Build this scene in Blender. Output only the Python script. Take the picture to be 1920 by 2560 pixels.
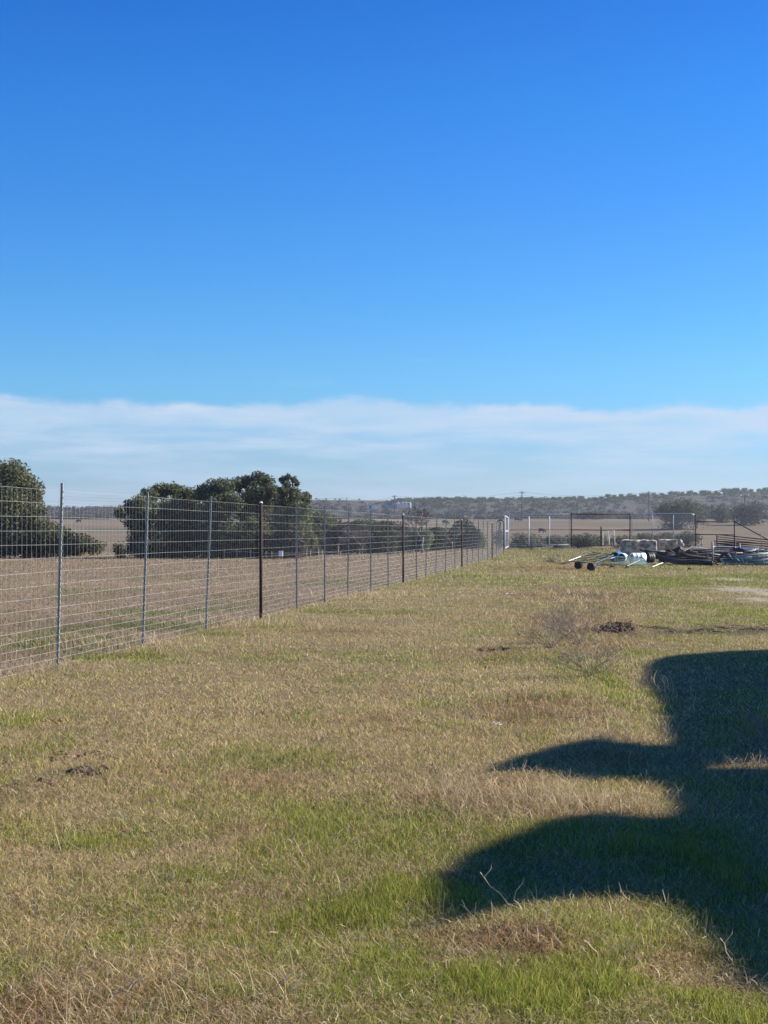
import bpy, math, random
import numpy as np
from mathutils import Vector, Matrix

for o in list(bpy.data.objects):
    bpy.data.objects.remove(o, do_unlink=True)
S = bpy.context.scene
COL = S.collection
rng = np.random.default_rng(7)
random.seed(7)
R = math.radians

# ------------------------------------------------------------------ camera
F, EYE, HZ = 3850.0, 1.75, 1328.0
TILT = math.atan((HZ - 1280.0) / F)
cam = bpy.data.cameras.new("camera")
camo = bpy.data.objects.new("camera", cam); COL.objects.link(camo)
camo.location = (0, 0, EYE)
camo.rotation_euler = (math.pi / 2 + TILT, 0, 0)
cam.sensor_fit = 'VERTICAL'; cam.sensor_height = 36; cam.sensor_width = 27
cam.lens = 36 * F / 2560
cam.clip_start = 0.1; cam.clip_end = 12000
S.camera = camo

# ------------------------------------------------------------------ light
SUN_EL, SUN_AZ = R(29), R(74)            # azimuth: from the view direction (+Y) towards +X
sd = Vector((math.cos(SUN_EL) * math.sin(SUN_AZ), math.cos(SUN_EL) * math.cos(SUN_AZ), math.sin(SUN_EL)))
sun = bpy.data.lights.new("sun", 'SUN'); sun.energy = 5.0; sun.angle = R(0.55); sun.color = (1, .93, .82)
suno = bpy.data.objects.new("sun", sun); COL.objects.link(suno)
suno.rotation_euler = sd.to_track_quat('Z', 'Y').to_euler(); suno.location = (60, 20, 60)

W = bpy.data.worlds.new("World"); S.world = W; W.use_nodes = True
nt = W.node_tree; nt.nodes.clear()
def wn(t, **k):
    n = nt.nodes.new(t)
    for a, b in k.items(): setattr(n, a, b)
    return n
def wl(a, b): nt.links.new(a, b)
def wmath(op, a, b=None, c=None, clamp=False):
    n = wn('ShaderNodeMath', operation=op); n.use_clamp = clamp
    for i, v in enumerate((a, b, c)):
        if v is None: continue
        if isinstance(v, (int, float)): n.inputs[i].default_value = v
        else: wl(v, n.inputs[i])
    return n.outputs[0]
sky = wn('ShaderNodeTexSky', sky_type='NISHITA'); sky.sun_disc = False
sky.sun_elevation = SUN_EL; sky.sun_rotation = SUN_AZ
sky.air_density = 1.0; sky.dust_density = 0.6; sky.ozone_density = 2.5; sky.altitude = 150
tc = wn('ShaderNodeTexCoord'); sep = wn('ShaderNodeSeparateXYZ'); wl(tc.outputs['Generated'], sep.inputs[0])
hx = wmath('MULTIPLY', sep.outputs[0], sep.outputs[0]); hy = wmath('MULTIPLY', sep.outputs[1], sep.outputs[1])
hl = wmath('SQRT', wmath('ADD', hx, hy))
el = wmath('DIVIDE', sep.outputs[2], wmath('MAXIMUM', hl, .02))          # tangent of the elevation
az = wmath('ARCTAN2', sep.outputs[0], sep.outputs[1])
# clear-air tint: deeper blue away from the horizon
tr = wn('ShaderNodeValToRGB'); wl(wmath('MULTIPLY', el, 2.5, clamp=True), tr.inputs[0])
cr = tr.color_ramp
cr.elements[0].position = 0.0; cr.elements[0].color = (0.47, 0.60, .88, 1)
cr.elements[1].position = 1.0; cr.elements[1].color = (.035, .39, .97, 1)
for p, c in ((.13, (.36, .60, .93, 1)), (.245, (.287, .65, .98, 1)), (.375, (.21, .594, 1, 1)), (.538, (.145, .537, 1.025, 1)), (.70, (.09, .50, 1.03, 1)), (.86, (.058, .427, .994, 1))):
    e = cr.elements.new(p); e.color = c
mul = wn('ShaderNodeMix', data_type='RGBA', blend_type='MULTIPLY'); mul.inputs[0].default_value = 1
wl(sky.outputs[0], mul.inputs[6]); wl(tr.outputs[0], mul.inputs[7])
# cloud band low over the horizon
cv = wn('ShaderNodeCombineXYZ'); wl(wmath('MULTIPLY', az, 9.0), cv.inputs[0]); wl(wmath('MULTIPLY', el, 70.0), cv.inputs[1])
n1 = wn('ShaderNodeTexNoise'); n1.inputs['Scale'].default_value = 1.0; n1.inputs['Detail'].default_value = 7; n1.inputs['Roughness'].default_value = .6
wl(cv.outputs[0], n1.inputs['Vector'])
cv2 = wn('ShaderNodeCombineXYZ'); wl(wmath('MULTIPLY', az, 14.0), cv2.inputs[0]); wl(wmath('MULTIPLY', el, 30.0), cv2.inputs[1]); cv2.inputs[2].default_value = 3.7
n2 = wn('ShaderNodeTexNoise'); n2.inputs['Scale'].default_value = 1.0; n2.inputs['Detail'].default_value = 6; n2.inputs['Roughness'].default_value = .62
wl(cv2.outputs[0], n2.inputs['Vector'])
def smooth(x, a, b):
    m = wn('ShaderNodeMapRange', interpolation_type='SMOOTHSTEP'); wl(x, m.inputs[0])
    m.inputs[1].default_value = a; m.inputs[2].default_value = b; m.inputs[3].default_value = 0; m.inputs[4].default_value = 1
    return m.outputs[0]
ee = wmath('ADD', el, wmath('MULTIPLY', wmath('SUBTRACT', n2.outputs[0], .5), .034))
band_top = wmath('SUBTRACT', 1.0, smooth(ee, .0765, .0855))
band_body = smooth(wmath('ADD', el, wmath('MULTIPLY', wmath('SUBTRACT', n1.outputs[0], .5), .05)), .042, .068)
wisps = wmath('MULTIPLY', smooth(n1.outputs[0], .36, .72), .50)
crest = wmath('MULTIPLY', smooth(ee, .064, .075), .22)
m1 = wmath('MULTIPLY', band_top, wmath('ADD', wmath('MULTIPLY', band_body, .36), wmath('ADD', wmath('ADD', .07, crest), wisps)), clamp=True)
above = wmath('MULTIPLY', smooth(n1.outputs[0], .60, .8), wmath('MULTIPLY', smooth(el, .08, .09), wmath('SUBTRACT', 1.0, smooth(el, .095, .14))))
mask = wmath('ADD', m1, wmath('MULTIPLY', above, .25), clamp=True)
cm = wn('ShaderNodeMix', data_type='RGBA'); wl(mask, cm.inputs[0]); wl(mul.outputs[2], cm.inputs[6])
cm.inputs[7].default_value = (3.35, 4.15, 5.2, 1)
bg = wn('ShaderNodeBackground'); bg.inputs[1].default_value = 0.085
wl(cm.outputs[2], bg.inputs[0]); out = wn('ShaderNodeOutputWorld'); wl(bg.outputs[0], out.inputs[0])

S.view_settings.view_transform = 'Standard'; S.view_settings.look = 'None'
S.view_settings.exposure = 1.0; S.view_settings.gamma = 1.0
S.render.engine = 'CYCLES'
S.cycles.max_bounces = 6; S.cycles.diffuse_bounces = 2; S.cycles.transmission_bounces = 3; S.cycles.volume_bounces = 0
S.render.resolution_x = 768; S.render.resolution_y = 1024

# ------------------------------------------------------------------ mapping and terrain
def P(px, py, dist):
    """world point at distance dist (along +Y) that stands at this photo position"""
    a = (px - 960) / F; b = (1280 - py) / F
    dy = math.cos(TILT) - b * math.sin(TILT); dz = math.sin(TILT) + b * math.cos(TILT)
    return Vector((a / dy * dist, dist, EYE + dz / dy * dist))

def hash2(i, j, s):
    h = (i.astype(np.int64) * 374761393 + j.astype(np.int64) * 668265263 + s * 974634777) & 0x7fffffff
    h = ((h ^ (h >> 13)) * 1274126177) & 0x7fffffff
    return ((h ^ (h >> 16)) & 0xffff) / 65535.0
def vnoise(x, y, s=0):
    xi = np.floor(x); yi = np.floor(y); fx = x - xi; fy = y - yi
    fx = fx * fx * (3 - 2 * fx); fy = fy * fy * (3 - 2 * fy)
    a = hash2(xi, yi, s); b = hash2(xi + 1, yi, s); c = hash2(xi, yi + 1, s); d = hash2(xi + 1, yi + 1, s)
    return (a * (1 - fx) + b * fx) * (1 - fy) + (c * (1 - fx) + d * fx) * fy
def fbm(x, y, s=0, o=4):
    r = 0; a = .5; t = 0
    for k in range(o):
        r = r + a * vnoise(x * 2 ** k, y * 2 ** k, s + k * 17); t += a; a *= .55
    return r / t
def sst(t): t = np.clip(t, 0, 1); return t * t * (3 - 2 * t)

ZK = [-5000, 110, 180, 260, 380, 450, 520, 640, 700, 5000]
HK = [0, 0, -.55, -.35, .55, 1.7, 4.4, 6.8, 7.1, 7.1]
RX = [-3000, -250, -170, -60, 10, 140, 250, 600, 3000]
RH = [16, 15, 16.5, 22.3, 21.5, 22.5, 27.5, 31, 31]
def H(x, y):
    x = np.asarray(x, float); y = np.asarray(y, float)
    h = np.interp(y, ZK, HK)
    ridge = np.interp(x / np.maximum(y, 200) * 1000, RX, RH)
    h = h + (ridge - 7.1) * sst((y - 720) / 290) - 6 * sst((y - 1150) / 1500)
    h = h + .42 * np.exp(-((y - 124) / 12) ** 2) * sst((x + 1) / 9)
    h = h + sst((y - 200) / 300) * (fbm(x / 90, y / 90, 5, 3) - .5) * 1.4
    # little humps in the near ground
    near = 1 - sst((y - 40) / 60)
    h = h + near * (fbm(x / 1.7, y / 1.7, 9, 3) - .5) * .07
    for (px, py, r, a) in HUMPS:
        g = gflat(px, py)
        h = h + a * np.exp(-(((x - g[0]) / r) ** 2 + ((y - g[1]) / (r * 1.3)) ** 2))
    return h
def gflat(px, py):
    d = 30.0
    p = P(px, py, 1.0); s = (p.z - EYE)
    d = EYE / -s if s < 0 else 1000
    return (P(px, py, d).x, d)
HUMPS = [(1400, 1750, .7, .07), (1330, 2000, .7, .045), (1350, 2360, .45, .06), (1545, 1578, .5, .12), (215, 1935, .25, .05), (90, 1975, .2, .05)]
def hh(x, y): return float(H(np.array([x]), np.array([y]))[0])
def G(px, py):
    """point of the ground seen at this photo position"""
    prev = None
    for d in np.concatenate([np.arange(4, 130, .25), np.arange(130, 1300, 2)]):
        p = P(px, py, float(d))
        if p.z <= hh(p.x, p.y): return Vector((p.x, p.y, hh(p.x, p.y)))
    return P(px, py, 900)
def onto(px, dist):
    p = P(px, 1328, dist); return Vector((p.x, dist, hh(p.x, dist)))

# ------------------------------------------------------------------ materials
MATS = {}
def mat(name, col, rough=.7, metal=0, var=.15, scale=8, spec=.3, bump=0, col2=None):
    if name in MATS: return MATS[name]
    m = bpy.data.materials.new(name); m.use_nodes = True; t = m.node_tree
    b = t.nodes['Principled BSDF']; b.inputs['Roughness'].default_value = rough; b.inputs['Metallic'].default_value = metal
    b.inputs['Specular IOR Level'].default_value = spec
    n = t.nodes.new('ShaderNodeTexNoise'); n.inputs['Scale'].default_value = scale; n.inputs['Detail'].default_value = 6
    g = t.nodes.new('ShaderNodeNewGeometry'); t.links.new(g.outputs['Position'], n.inputs['Vector'])
    r = t.nodes.new('ShaderNodeValToRGB'); t.links.new(n.outputs[0], r.inputs[0])
    c1 = [max(0, c * (1 - var)) for c in col]; c2 = col2 or [min(1, c * (1 + var)) for c in col]
    r.color_ramp.elements[0].position = .35; r.color_ramp.elements[1].position = .65
    r.color_ramp.elements[0].color = (*c1, 1); r.color_ramp.elements[1].color = (*c2, 1)
    t.links.new(r.outputs[0], b.inputs['Base Color'])
    if bump:
        bp = t.nodes.new('ShaderNodeBump'); bp.inputs['Strength'].default_value = bump; bp.inputs['Distance'].default_value = .05
        t.links.new(n.outputs[0], bp.inputs['Height']); t.links.new(bp.outputs[0], b.inputs['Normal'])
    MATS[name] = m; return m
def leafmat(name, trans=.35):
    if name in MATS: return MATS[name]
    m = bpy.data.materials.new(name); m.use_nodes = True; t = m.node_tree; t.nodes.clear()
    a = t.nodes.new('ShaderNodeAttribute'); a.attribute_name = 'col'
    d = t.nodes.new('ShaderNodeBsdfDiffuse'); tr = t.nodes.new('ShaderNodeBsdfTranslucent'); mx = t.nodes.new('ShaderNodeMixShader')
    o = t.nodes.new('ShaderNodeOutputMaterial'); mx.inputs[0].default_value = trans
    t.links.new(a.outputs[0], d.inputs[0]); t.links.new(a.outputs[0], tr.inputs[0])
    t.links.new(d.outputs[0], mx.inputs[1]); t.links.new(tr.outputs[0], mx.inputs[2]); t.links.new(mx.outputs[0], o.inputs[0])
    MATS[name] = m; return m
GRASSM = leafmat('grass_blades', .42); LEAFM = leafmat('foliage', .28); TWIGM = leafmat('twigs', .05)
GALV = mat('galvanised steel', (.33, .34, .30), .7, 0, .12, 20)
WIREM = mat('galvanised wire', (.50, .50, .47), .5, .15, .1, 20)
RUST = mat('rusty pipe', (.045, .026, .022), .8, 0, .35, 9)
RUSTD = mat('dark rusty steel', (.05, .032, .028), .85, 0, .4, 5)
WHITE = mat('white paint', (.80, .80, .78), .5, 0, .06, 6)
GREYP = mat('grey painted pipe', (.36, .40, .42), .5, 0, .15, 7)
TEALP = mat('teal green paint', (.05, .14, .15), .5, 0, .3, 4)
BLUEP = mat('blue plastic', (.05, .16, .42), .4, 0, .2, 4)
BLACKR = mat('black rubber', (.018, .018, .02), .7, 0, .3, 12)
BLACKP = mat('black pipe plastic', (.03, .034, .04), .5, 0, .3, 5)
BARK = mat('bark', (.10, .085, .07), .95, 0, .35, 9, .1, .5)
WOOD = mat('weathered wood', (.36, .32, .27), .9, 0, .25, 12)
POLEM = mat('utility pole wood', (.07, .058, .05), .95, 0, .2, 3)
HIDE = mat('black cow hide', (.012, .011, .011), .8, 0, .3, 3)
HIDEW = mat('white cow hide', (.62, .57, .50), .8, 0, .1, 3)
STONE = mat('limestone', (.30, .235, .16), .95, 0, .4, 3.4, .1, 1.0, (.70, .58, .41))
STONED = mat('pale broken stone', (.50, .40, .31), .95, 0, .45, 5, .1, 1.0, (.70, .60, .50))
SHEETM = mat('green sheet metal', (.13, .19, .12), .5, .2, .3, 6)
SOIL = mat('dark soil', (.12, .085, .06), 1, 0, .4, 20, .05, 1)
SOILR = mat('red soil', (.34, .19, .11), 1, 0, .35, 25, .05, 1)
STRAW = mat('straw stalk', (.60, .50, .33), .8, 0, .2, 20)

# ------------------------------------------------------------------ mesh helpers
def tagp(o, label=None, cat=None, group=None, kind=None):
    if label: o['label'] = label
    if cat: o['category'] = cat
    if group: o['group'] = group
    if kind: o['kind'] = kind
    return o
def thing(name, loc, label, cat, group=None):
    o = bpy.data.objects.new(name, None); COL.objects.link(o); o.location = loc; o.empty_display_size = .2
    return tagp(o, label, cat, group)
def link_mesh(name, me, m, parent=None):
    o = bpy.data.objects.new(name, me); COL.objects.link(o)
    if m: me.materials.append(m)
    if parent: o.parent = parent
    return o
def np_object(name, V, loops, starts, m, C=None, parent=None, smooth=False):
    if parent is not None: V = V - np.array(parent.location)
    me = bpy.data.meshes.new(name)
    me.vertices.add(len(V)); me.vertices.foreach_set('co', V.astype(np.float32).ravel())
    me.loops.add(len(loops)); me.loops.foreach_set('vertex_index', loops.astype(np.int32))
    me.polygons.add(len(starts)); me.polygons.foreach_set('loop_start', starts.astype(np.int32))
    if smooth: me.polygons.foreach_set('use_smooth', np.ones(len(starts), bool))
    me.update(calc_edges=True)
    if C is not None:
        a = me.color_attributes.new('col', 'FLOAT_COLOR', 'POINT')
        c4 = np.ones((len(V), 4), np.float32); c4[:, :3] = C; a.data.foreach_set('color', c4.ravel())
    return link_mesh(name, me, m, parent)
class MB:
    def __init__(s): s.v = []; s.f = []
    def add(s, vs, fs):
        b = len(s.v); s.v += [tuple(x) for x in vs]; s.f += [tuple(b + i for i in f) for f in fs]; return s
    def box(s, c, size, rot=None):
        c = Vector(c); sx, sy, sz = (q / 2 for q in size); M = rot or Matrix.Identity(3)
        vs = [c + M @ Vector((x * sx, y * sy, z * sz)) for z in (-1, 1) for y in (-1, 1) for x in (-1, 1)]
        return s.add(vs, [(0, 2, 3, 1), (4, 5, 7, 6), (0, 1, 5, 4), (2, 6, 7, 3), (0, 4, 6, 2), (1, 3, 7, 5)])
    def tube(s, pts, r, n=6, cap=True):
        pts = [Vector(p) for p in pts]
        rs = r if isinstance(r, (list, tuple)) else [r] * len(pts)
        vs = []; fs = []
        for i, p in enumerate(pts):
            t = (pts[min(i + 1, len(pts) - 1)] - pts[max(i - 1, 0)])
            if t.length < 1e-9: t = Vector((0, 0, 1))
            t.normalize(); a = t.orthogonal() if abs(t.z) > .9 else t.cross(Vector((0, 0, 1)))
            a.normalize(); b = t.cross(a)
            for k in range(n):
                w = 2 * math.pi * k / n
                vs.append(p + (a * math.cos(w) + b * math.sin(w)) * rs[i])
        for i in range(len(pts) - 1):
            for k in range(n):
                k2 = (k + 1) % n
                fs.append((i * n + k, i * n + k2, (i + 1) * n + k2, (i + 1) * n + k))
        if cap:
            fs.append(tuple(reversed(range(n)))); fs.append(tuple((len(pts) - 1) * n + k for k in range(n)))
        return s.add(vs, fs)
    def build(s, name, m, parent=None, smooth=False, label=None):
        off = Vector(parent.location) if parent is not None and parent.type == 'EMPTY' else (Vector(parent.parent.location) if parent is not None and parent.parent else Vector((0, 0, 0)))
        me = bpy.data.meshes.new(name)
        me.from_pydata([tuple(Vector(v) - off) for v in s.v], [], s.f); me.update()
        if smooth: me.polygons.foreach_set('use_smooth', [True] * len(me.polygons))
        o = link_mesh(name, me, m, parent)
        if label: o['label'] = label
        return o
def dup(root, loc, rot=None, label=None, group=None, scale=None):
    def cp(o, par):
        c = o.copy(); COL.objects.link(c)
        if par: c.parent = par
        for ch in o.children: cp(ch, c)
        return c
    r = cp(root, None); r.location = loc
    if rot is not None: r.rotation_euler = rot
    if scale is not None: r.scale = scale
    if label: r['label'] = label
    if group: r['group'] = group
    return r

# ------------------------------------------------------------------ ground colour fields
def EL(x, y, px, py, rx, ry, soft=1.0):
    """soft elliptic patch whose centre and size are read off the photo and laid on the ground"""
    gx, gy = gflat(px, py); gx2, _ = gflat(px + rx, py); _, y1 = gflat(px, py - ry); _, y2 = gflat(px, py + ry)
    sx = gx2 - gx; sy = (y1 - y2) / 2
    q = np.sqrt(((x - gx) / sx) ** 2 + ((y - gy) / sy) ** 2)
    out = np.zeros_like(q); m = q < 2.5
    if m.any():
        w = (fbm(x[m] / max(sx, .1) * 2.2, y[m] / max(sy, .1) * 2.2, 33, 3) - .5) * 1.5 + (fbm(x[m] / .16, y[m] / .24, 57, 3) - .5) * 1.3
        out[m] = sst((1.25 - q[m] - w) / soft)
    return out
GREENP = [(1080, 2240, 150, 55, .65), (900, 2290, 190, 75, .7), (980, 2420, 240, 90, .65), (1780, 2510, 200, 60, .95), (1290, 2500, 280, 70, .7), (1010, 2215, 90, 22, .6), (1450, 2330, 120, 40, .3),
          (800, 2090, 90, 25, .3), (1090, 2080, 180, 40, .45), (230, 2110, 150, 28, .8), (60, 1805, 120, 18, .8), (470, 1795, 40, 12, .6), (540, 2080, 120, 40, .35), (400, 2200, 200, 50, .4),
          (300, 2380, 110, 30, .35), (90, 2500, 60, 25, .4), (560, 2500, 120, 30, .35), (420, 2260, 120, 25, .4), (1590, 1635, 90, 14, .9), (1500, 1700, 110, 60, .6), (1350, 1830, 110, 30, .4),
          (1450, 1985, 60, 20, .6), (1500, 1735, 80, 20, .5), (1620, 2120, 250, 80, .6), (1800, 2180, 160, 110, .7), (1750, 1450, 190, 14, .85), (1880, 1440, 90, 10, .9), (1600, 1465, 190, 16, .5), (1870, 1530, 120, 20, .55),
          (1640, 1500, 170, 20, .4), (1300, 1380, 90, 7, .9), (1450, 1380, 130, 7, .8), (1600, 1420, 200, 8, .4), (1060, 1490, 90, 8, .6), (780, 1530, 130, 9, .7), (640, 1590, 120, 9, .35), (700, 1568, 120, 6, .6), (1180, 1440, 70, 5, .6), (350, 1640, 110, 10, .6), (560, 1590, 60, 8, .6), (240, 1660, 60, 8, .5),
          (130, 1605, 300, 22, 1.0), (400, 1565, 240, 20, 1.0), (560, 1520, 220, 13, .8), (330, 1535, 240, 12, .7), (200, 1640, 220, 14, .8), (700, 1490, 160, 9, .5), (880, 1455, 120, 7, .5), (800, 1465, 220, 8, .5), (60, 1555, 120, 14, .5), (200, 1480, 160, 10, .35)]
DRYP = [(500, 1780, 330, 90, .8), (250, 1900, 260, 70, .6), (900, 1800, 160, 80, .5), (1300, 1800, 250, 70, .5), (1300, 1990, 230, 70, .8), (1280, 1920, 160, 50, .6), (1250, 2390, 170, 45, .8), (1700, 2440, 110, 40, .7), (1450, 2330, 120, 40, .4),
        (150, 2540, 300, 90, .9), (450, 2420, 260, 90, .6), (350, 2150, 260, 60, .4), (350, 1985, 240, 40, .6), (650, 1960, 170, 50, .4), (1400, 1480, 130, 20, .6), (1550, 1500, 90, 12, .5), (620, 1680, 300, 50, .4), (130, 1750, 200, 30, .4), (1470, 1580, 160, 35, .5)]
BAREP = [(1880, 1478, 75, 14, .95), (1830, 1448, 60, 5, .7), (1900, 1500, 60, 6, .8)]
DARKP = [(1700, 1580, 190, 9, .75), (1870, 1575, 90, 14, .8), (1470, 1490, 70, 12, .6), (1390, 1530, 80, 14, .4), (1545, 1575, 60, 12, .8), (213, 1925, 40, 18, .8), (90, 1965, 50, 10, .5), (1240, 1625, 30, 7, .6), (1350, 2370, 70, 20, .6), (870, 1580, 60, 4, .4)]
BROWNP = [(1450, 1490, 170, 28, .8), (1420, 1560, 220, 40, .8), (1490, 1610, 150, 22, .6), (1250, 1640, 160, 18, .5), (1400, 1425, 190, 10, .7), (1250, 1995, 180, 60, .9), (1370, 1780, 170, 40, .6), (1500, 1900, 150, 20, .6), (950, 1800, 150, 30, .5), (1290, 2370, 170, 45, .8), (1720, 2400, 90, 40, .6), (120, 2540, 240, 60, .8), (420, 2500, 200, 40, .5), (640, 1960, 120, 30, .5), (860, 1580, 200, 10, .5), (600, 2080, 100, 25, .4), (1100, 1540, 200, 14, .4), (330, 1635, 420, 8, .5), (640, 1575, 200, 6, .4), (780, 2330, 160, 30, .4), (560, 2330, 120, 30, .4)]
REDP = [(110, 1808, 60, 7, .8), (430, 1930, 70, 14, .6), (300, 2105, 60, 12, .7), (1440, 1420, 120, 10, .55), (180, 1905, 90, 22, .35)]
def fenceline(y): return np.interp(y, [0, 12.9, 20, 23.6, 27.35, 30.9, 52.2, 75, 99, 122, 400], [-7.4, -5.34, -4.20, -3.64, -3.09, -2.52, .60, 3.74, 6.90, 9.62, 46])
def fields(x, y):
    """greenness, dryness, bare, dark, red, beyond-the-fence"""
    n = fbm(x / 2.2, y / 3.0, 1, 4); n2 = fbm(x / .45, y / .6, 4, 3); big = fbm(x / 9, y / 14, 2, 3)
    g = .085 + .05 * sst((9 - y) / 4) + (n - .5) * .95 + (n2 - .5) * .8 + (big - .5) * .35
    g = g + .05 * sst((9 - y) / 4) * sst((x + .6) / .8) + .12 * sst((x / np.maximum(y, 1) - .02) / .12) * sst((y - 14) / 8)
    for p in GREENP: g = g + EL(x, y, *p[:4], 1.5) * p[4]
    for p in DRYP: g = g - EL(x, y, *p[:4], 1.0) * p[4] * .45
    beyond = sst((fenceline(y) - x + .1) / .5)
    beyond = np.where(y > 118, 1.0, beyond)
    g = g - beyond * .22
    b = np.zeros_like(g); d = np.zeros_like(g); r = np.zeros_like(g)
    for p in BAREP: b = np.maximum(b, EL(x, y, *p[:4], .8) * p[4])
    for p in DARKP: d = np.maximum(d, EL(x, y, *p[:4], .9) * p[4])
    for p in REDP: r = np.maximum(r, EL(x, y, *p[:4], .9) * p[4])
    br = np.zeros_like(g)
    for p in BROWNP: br = np.maximum(br, EL(x, y, *p[:4], 1.1) * p[4])
    return np.clip(g - .25 * br, 0, 1), br, b, d, r, beyond
def lerp(a, b, t): return a + (np.asarray(b) - a) * t[:, None]

# ------------------------------------------------------------------ ground sheet
def build_ground():
    ys = np.concatenate([np.linspace(-400, 2, 30), 3 + np.cumsum(np.full(260, .05)), ])
    y = ys[-1]; far = []
    st = .06
    while y < 2200:
        st = max(.06, (y * .0042)) if y < 1300 else y * .05
        y += st; far.append(y)
    ys = np.concatenate([ys, far])
    us = np.concatenate([np.linspace(-1, -.12, 60) ** 3 * 1.0, [0]])
    core = np.linspace(-.36, .36, 300)
    side = np.array([.40, .46, .55, .7, .9, 1.3, 2, 3.5, 6])
    us = np.concatenate([-side[::-1], core, side])
    YY, UU = np.meshgrid(ys, us, indexing='ij')
    XX = UU * (np.maximum(YY, 0) + 4)
    far_x = np.abs(UU) > .38
    XX = np.where(far_x, XX + np.sign(UU) * (np.abs(UU) - .36) * 120, XX); XX = np.clip(XX, -1400, 1400) + UU * .5
    x = XX.ravel(); y = YY.ravel(); z = H(x, y)
    g, br, b, d, r, bey = fields(x, y)
    c = np.tile(np.array([.185, .145, .080]), (len(x), 1))
    c = lerp(c, [.200, .150, .105], bey)
    c = lerp(c, [.090, .105, .030], np.clip(g * 1.1, 0, 1))
    # far fields: dry pasture, then scrubby hill, then a paler green ridge top
    ff = sst((y - 120) / 60); n3 = fbm(x / 40, y / 90, 8, 4); n4 = fbm(x / 6, y / 14, 11, 4)
    pas = np.array([.175, .13, .082])[None] * (.66 + .68 * fbm(x / 30, y / 5, 71, 4))[:, None] * (.85 + .3 * n4[:, None]); pas = pas + (np.array([.105, .10, .055]) - pas) * (sst((n3 - .48) / .2) * .5)[:, None]
    c = c * (1 - ff[:, None]) + pas * ff[:, None]
    sc = sst((y - 650) / 30); scr = np.array([.085, .075, .062])[None] * (.7 + .6 * n4[:, None])
    c = c * (1 - sc[:, None]) + scr * sc[:, None]
    X1000 = x / np.maximum(y, 1) * 1000
    top = sst((y - 930) / 40) * sst((X1000 + 60) / 15) * sst((8 - X1000) / 15)
    c = lerp(c, [.105, .115, .045], top)
    c = c * (1 - br[:, None] * (1 - np.array([.78, .68, .64])))
    c = lerp(c, [.34, .29, .21], b); c = lerp(c, [.075, .06, .045], d); c = lerp(c, [.30, .18, .105], r)
    # pale farm track across the far pasture
    trk = np.exp(-((y - (628 + x * .05)) / 5.0) ** 2) * sst((x + 30) / 5) * sst((30 - x) / 20); c = lerp(c, [.36, .32, .25], trk * .8)
    lin = np.exp(-((y - (618 - (x - 20) * .12)) / 3.5) ** 2) * sst((x + 4) / 4) * sst((84 - x) / 6); c = lerp(c, [.05, .045, .035], lin * .85)
    lin = np.exp(-((y - 470) / 4) ** 2) * sst((x + 92) / 4) * sst((-70 - x) / 4); c = lerp(c, [.05, .045, .035], lin * .7)
    nr, nc = YY.shape; i = np.arange(nr - 1)[:, None] * nc + np.arange(nc - 1)[None]
    q = np.stack([i, i + 1, i + nc + 1, i + nc], -1).reshape(-1, 4)
    m = bpy.data.materials.new('pasture soil and thatch'); m.use_nodes = True; t = m.node_tree; bs = t.nodes['Principled BSDF']
    bs.inputs['Roughness'].default_value = 1; bs.inputs['Specular IOR Level'].default_value = .05
    a = t.nodes.new('ShaderNodeAttribute'); a.attribute_name = 'col'
    geo = t.nodes.new('ShaderNodeNewGeometry')
    prev = a.outputs[0]
    for scl, lo, hi in ((26, .55, 1.45), (3.0, .78, 1.22), (.5, .85, 1.15)):
        nn = t.nodes.new('ShaderNodeTexNoise'); nn.inputs['Scale'].default_value = scl; nn.inputs['Detail'].default_value = 5; nn.inputs['Roughness'].default_value = .65
        t.links.new(geo.outputs['Position'], nn.inputs['Vector'])
        mr = t.nodes.new('ShaderNodeMapRange'); mr.inputs[1].default_value = .3; mr.inputs[2].default_value = .7; mr.inputs[3].default_value = lo; mr.inputs[4].default_value = hi
        t.links.new(nn.outputs[0], mr.inputs[0])
        mm = t.nodes.new('ShaderNodeVectorMath'); mm.operation = 'SCALE'; t.links.new(prev, mm.inputs[0]); t.links.new(mr.outputs[0], mm.inputs['Scale'])
        prev = mm.outputs[0]
    t.links.new(prev, bs.inputs['Base Color'])
    o = np_object('ground', np.stack([x, y, z], 1), q.ravel(), np.arange(0, len(q) * 4, 4), m, c, smooth=True)
    tagp(o, 'rough winter pasture of short dry and green grass running to low hills', 'ground', kind='structure')
build_ground()

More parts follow.
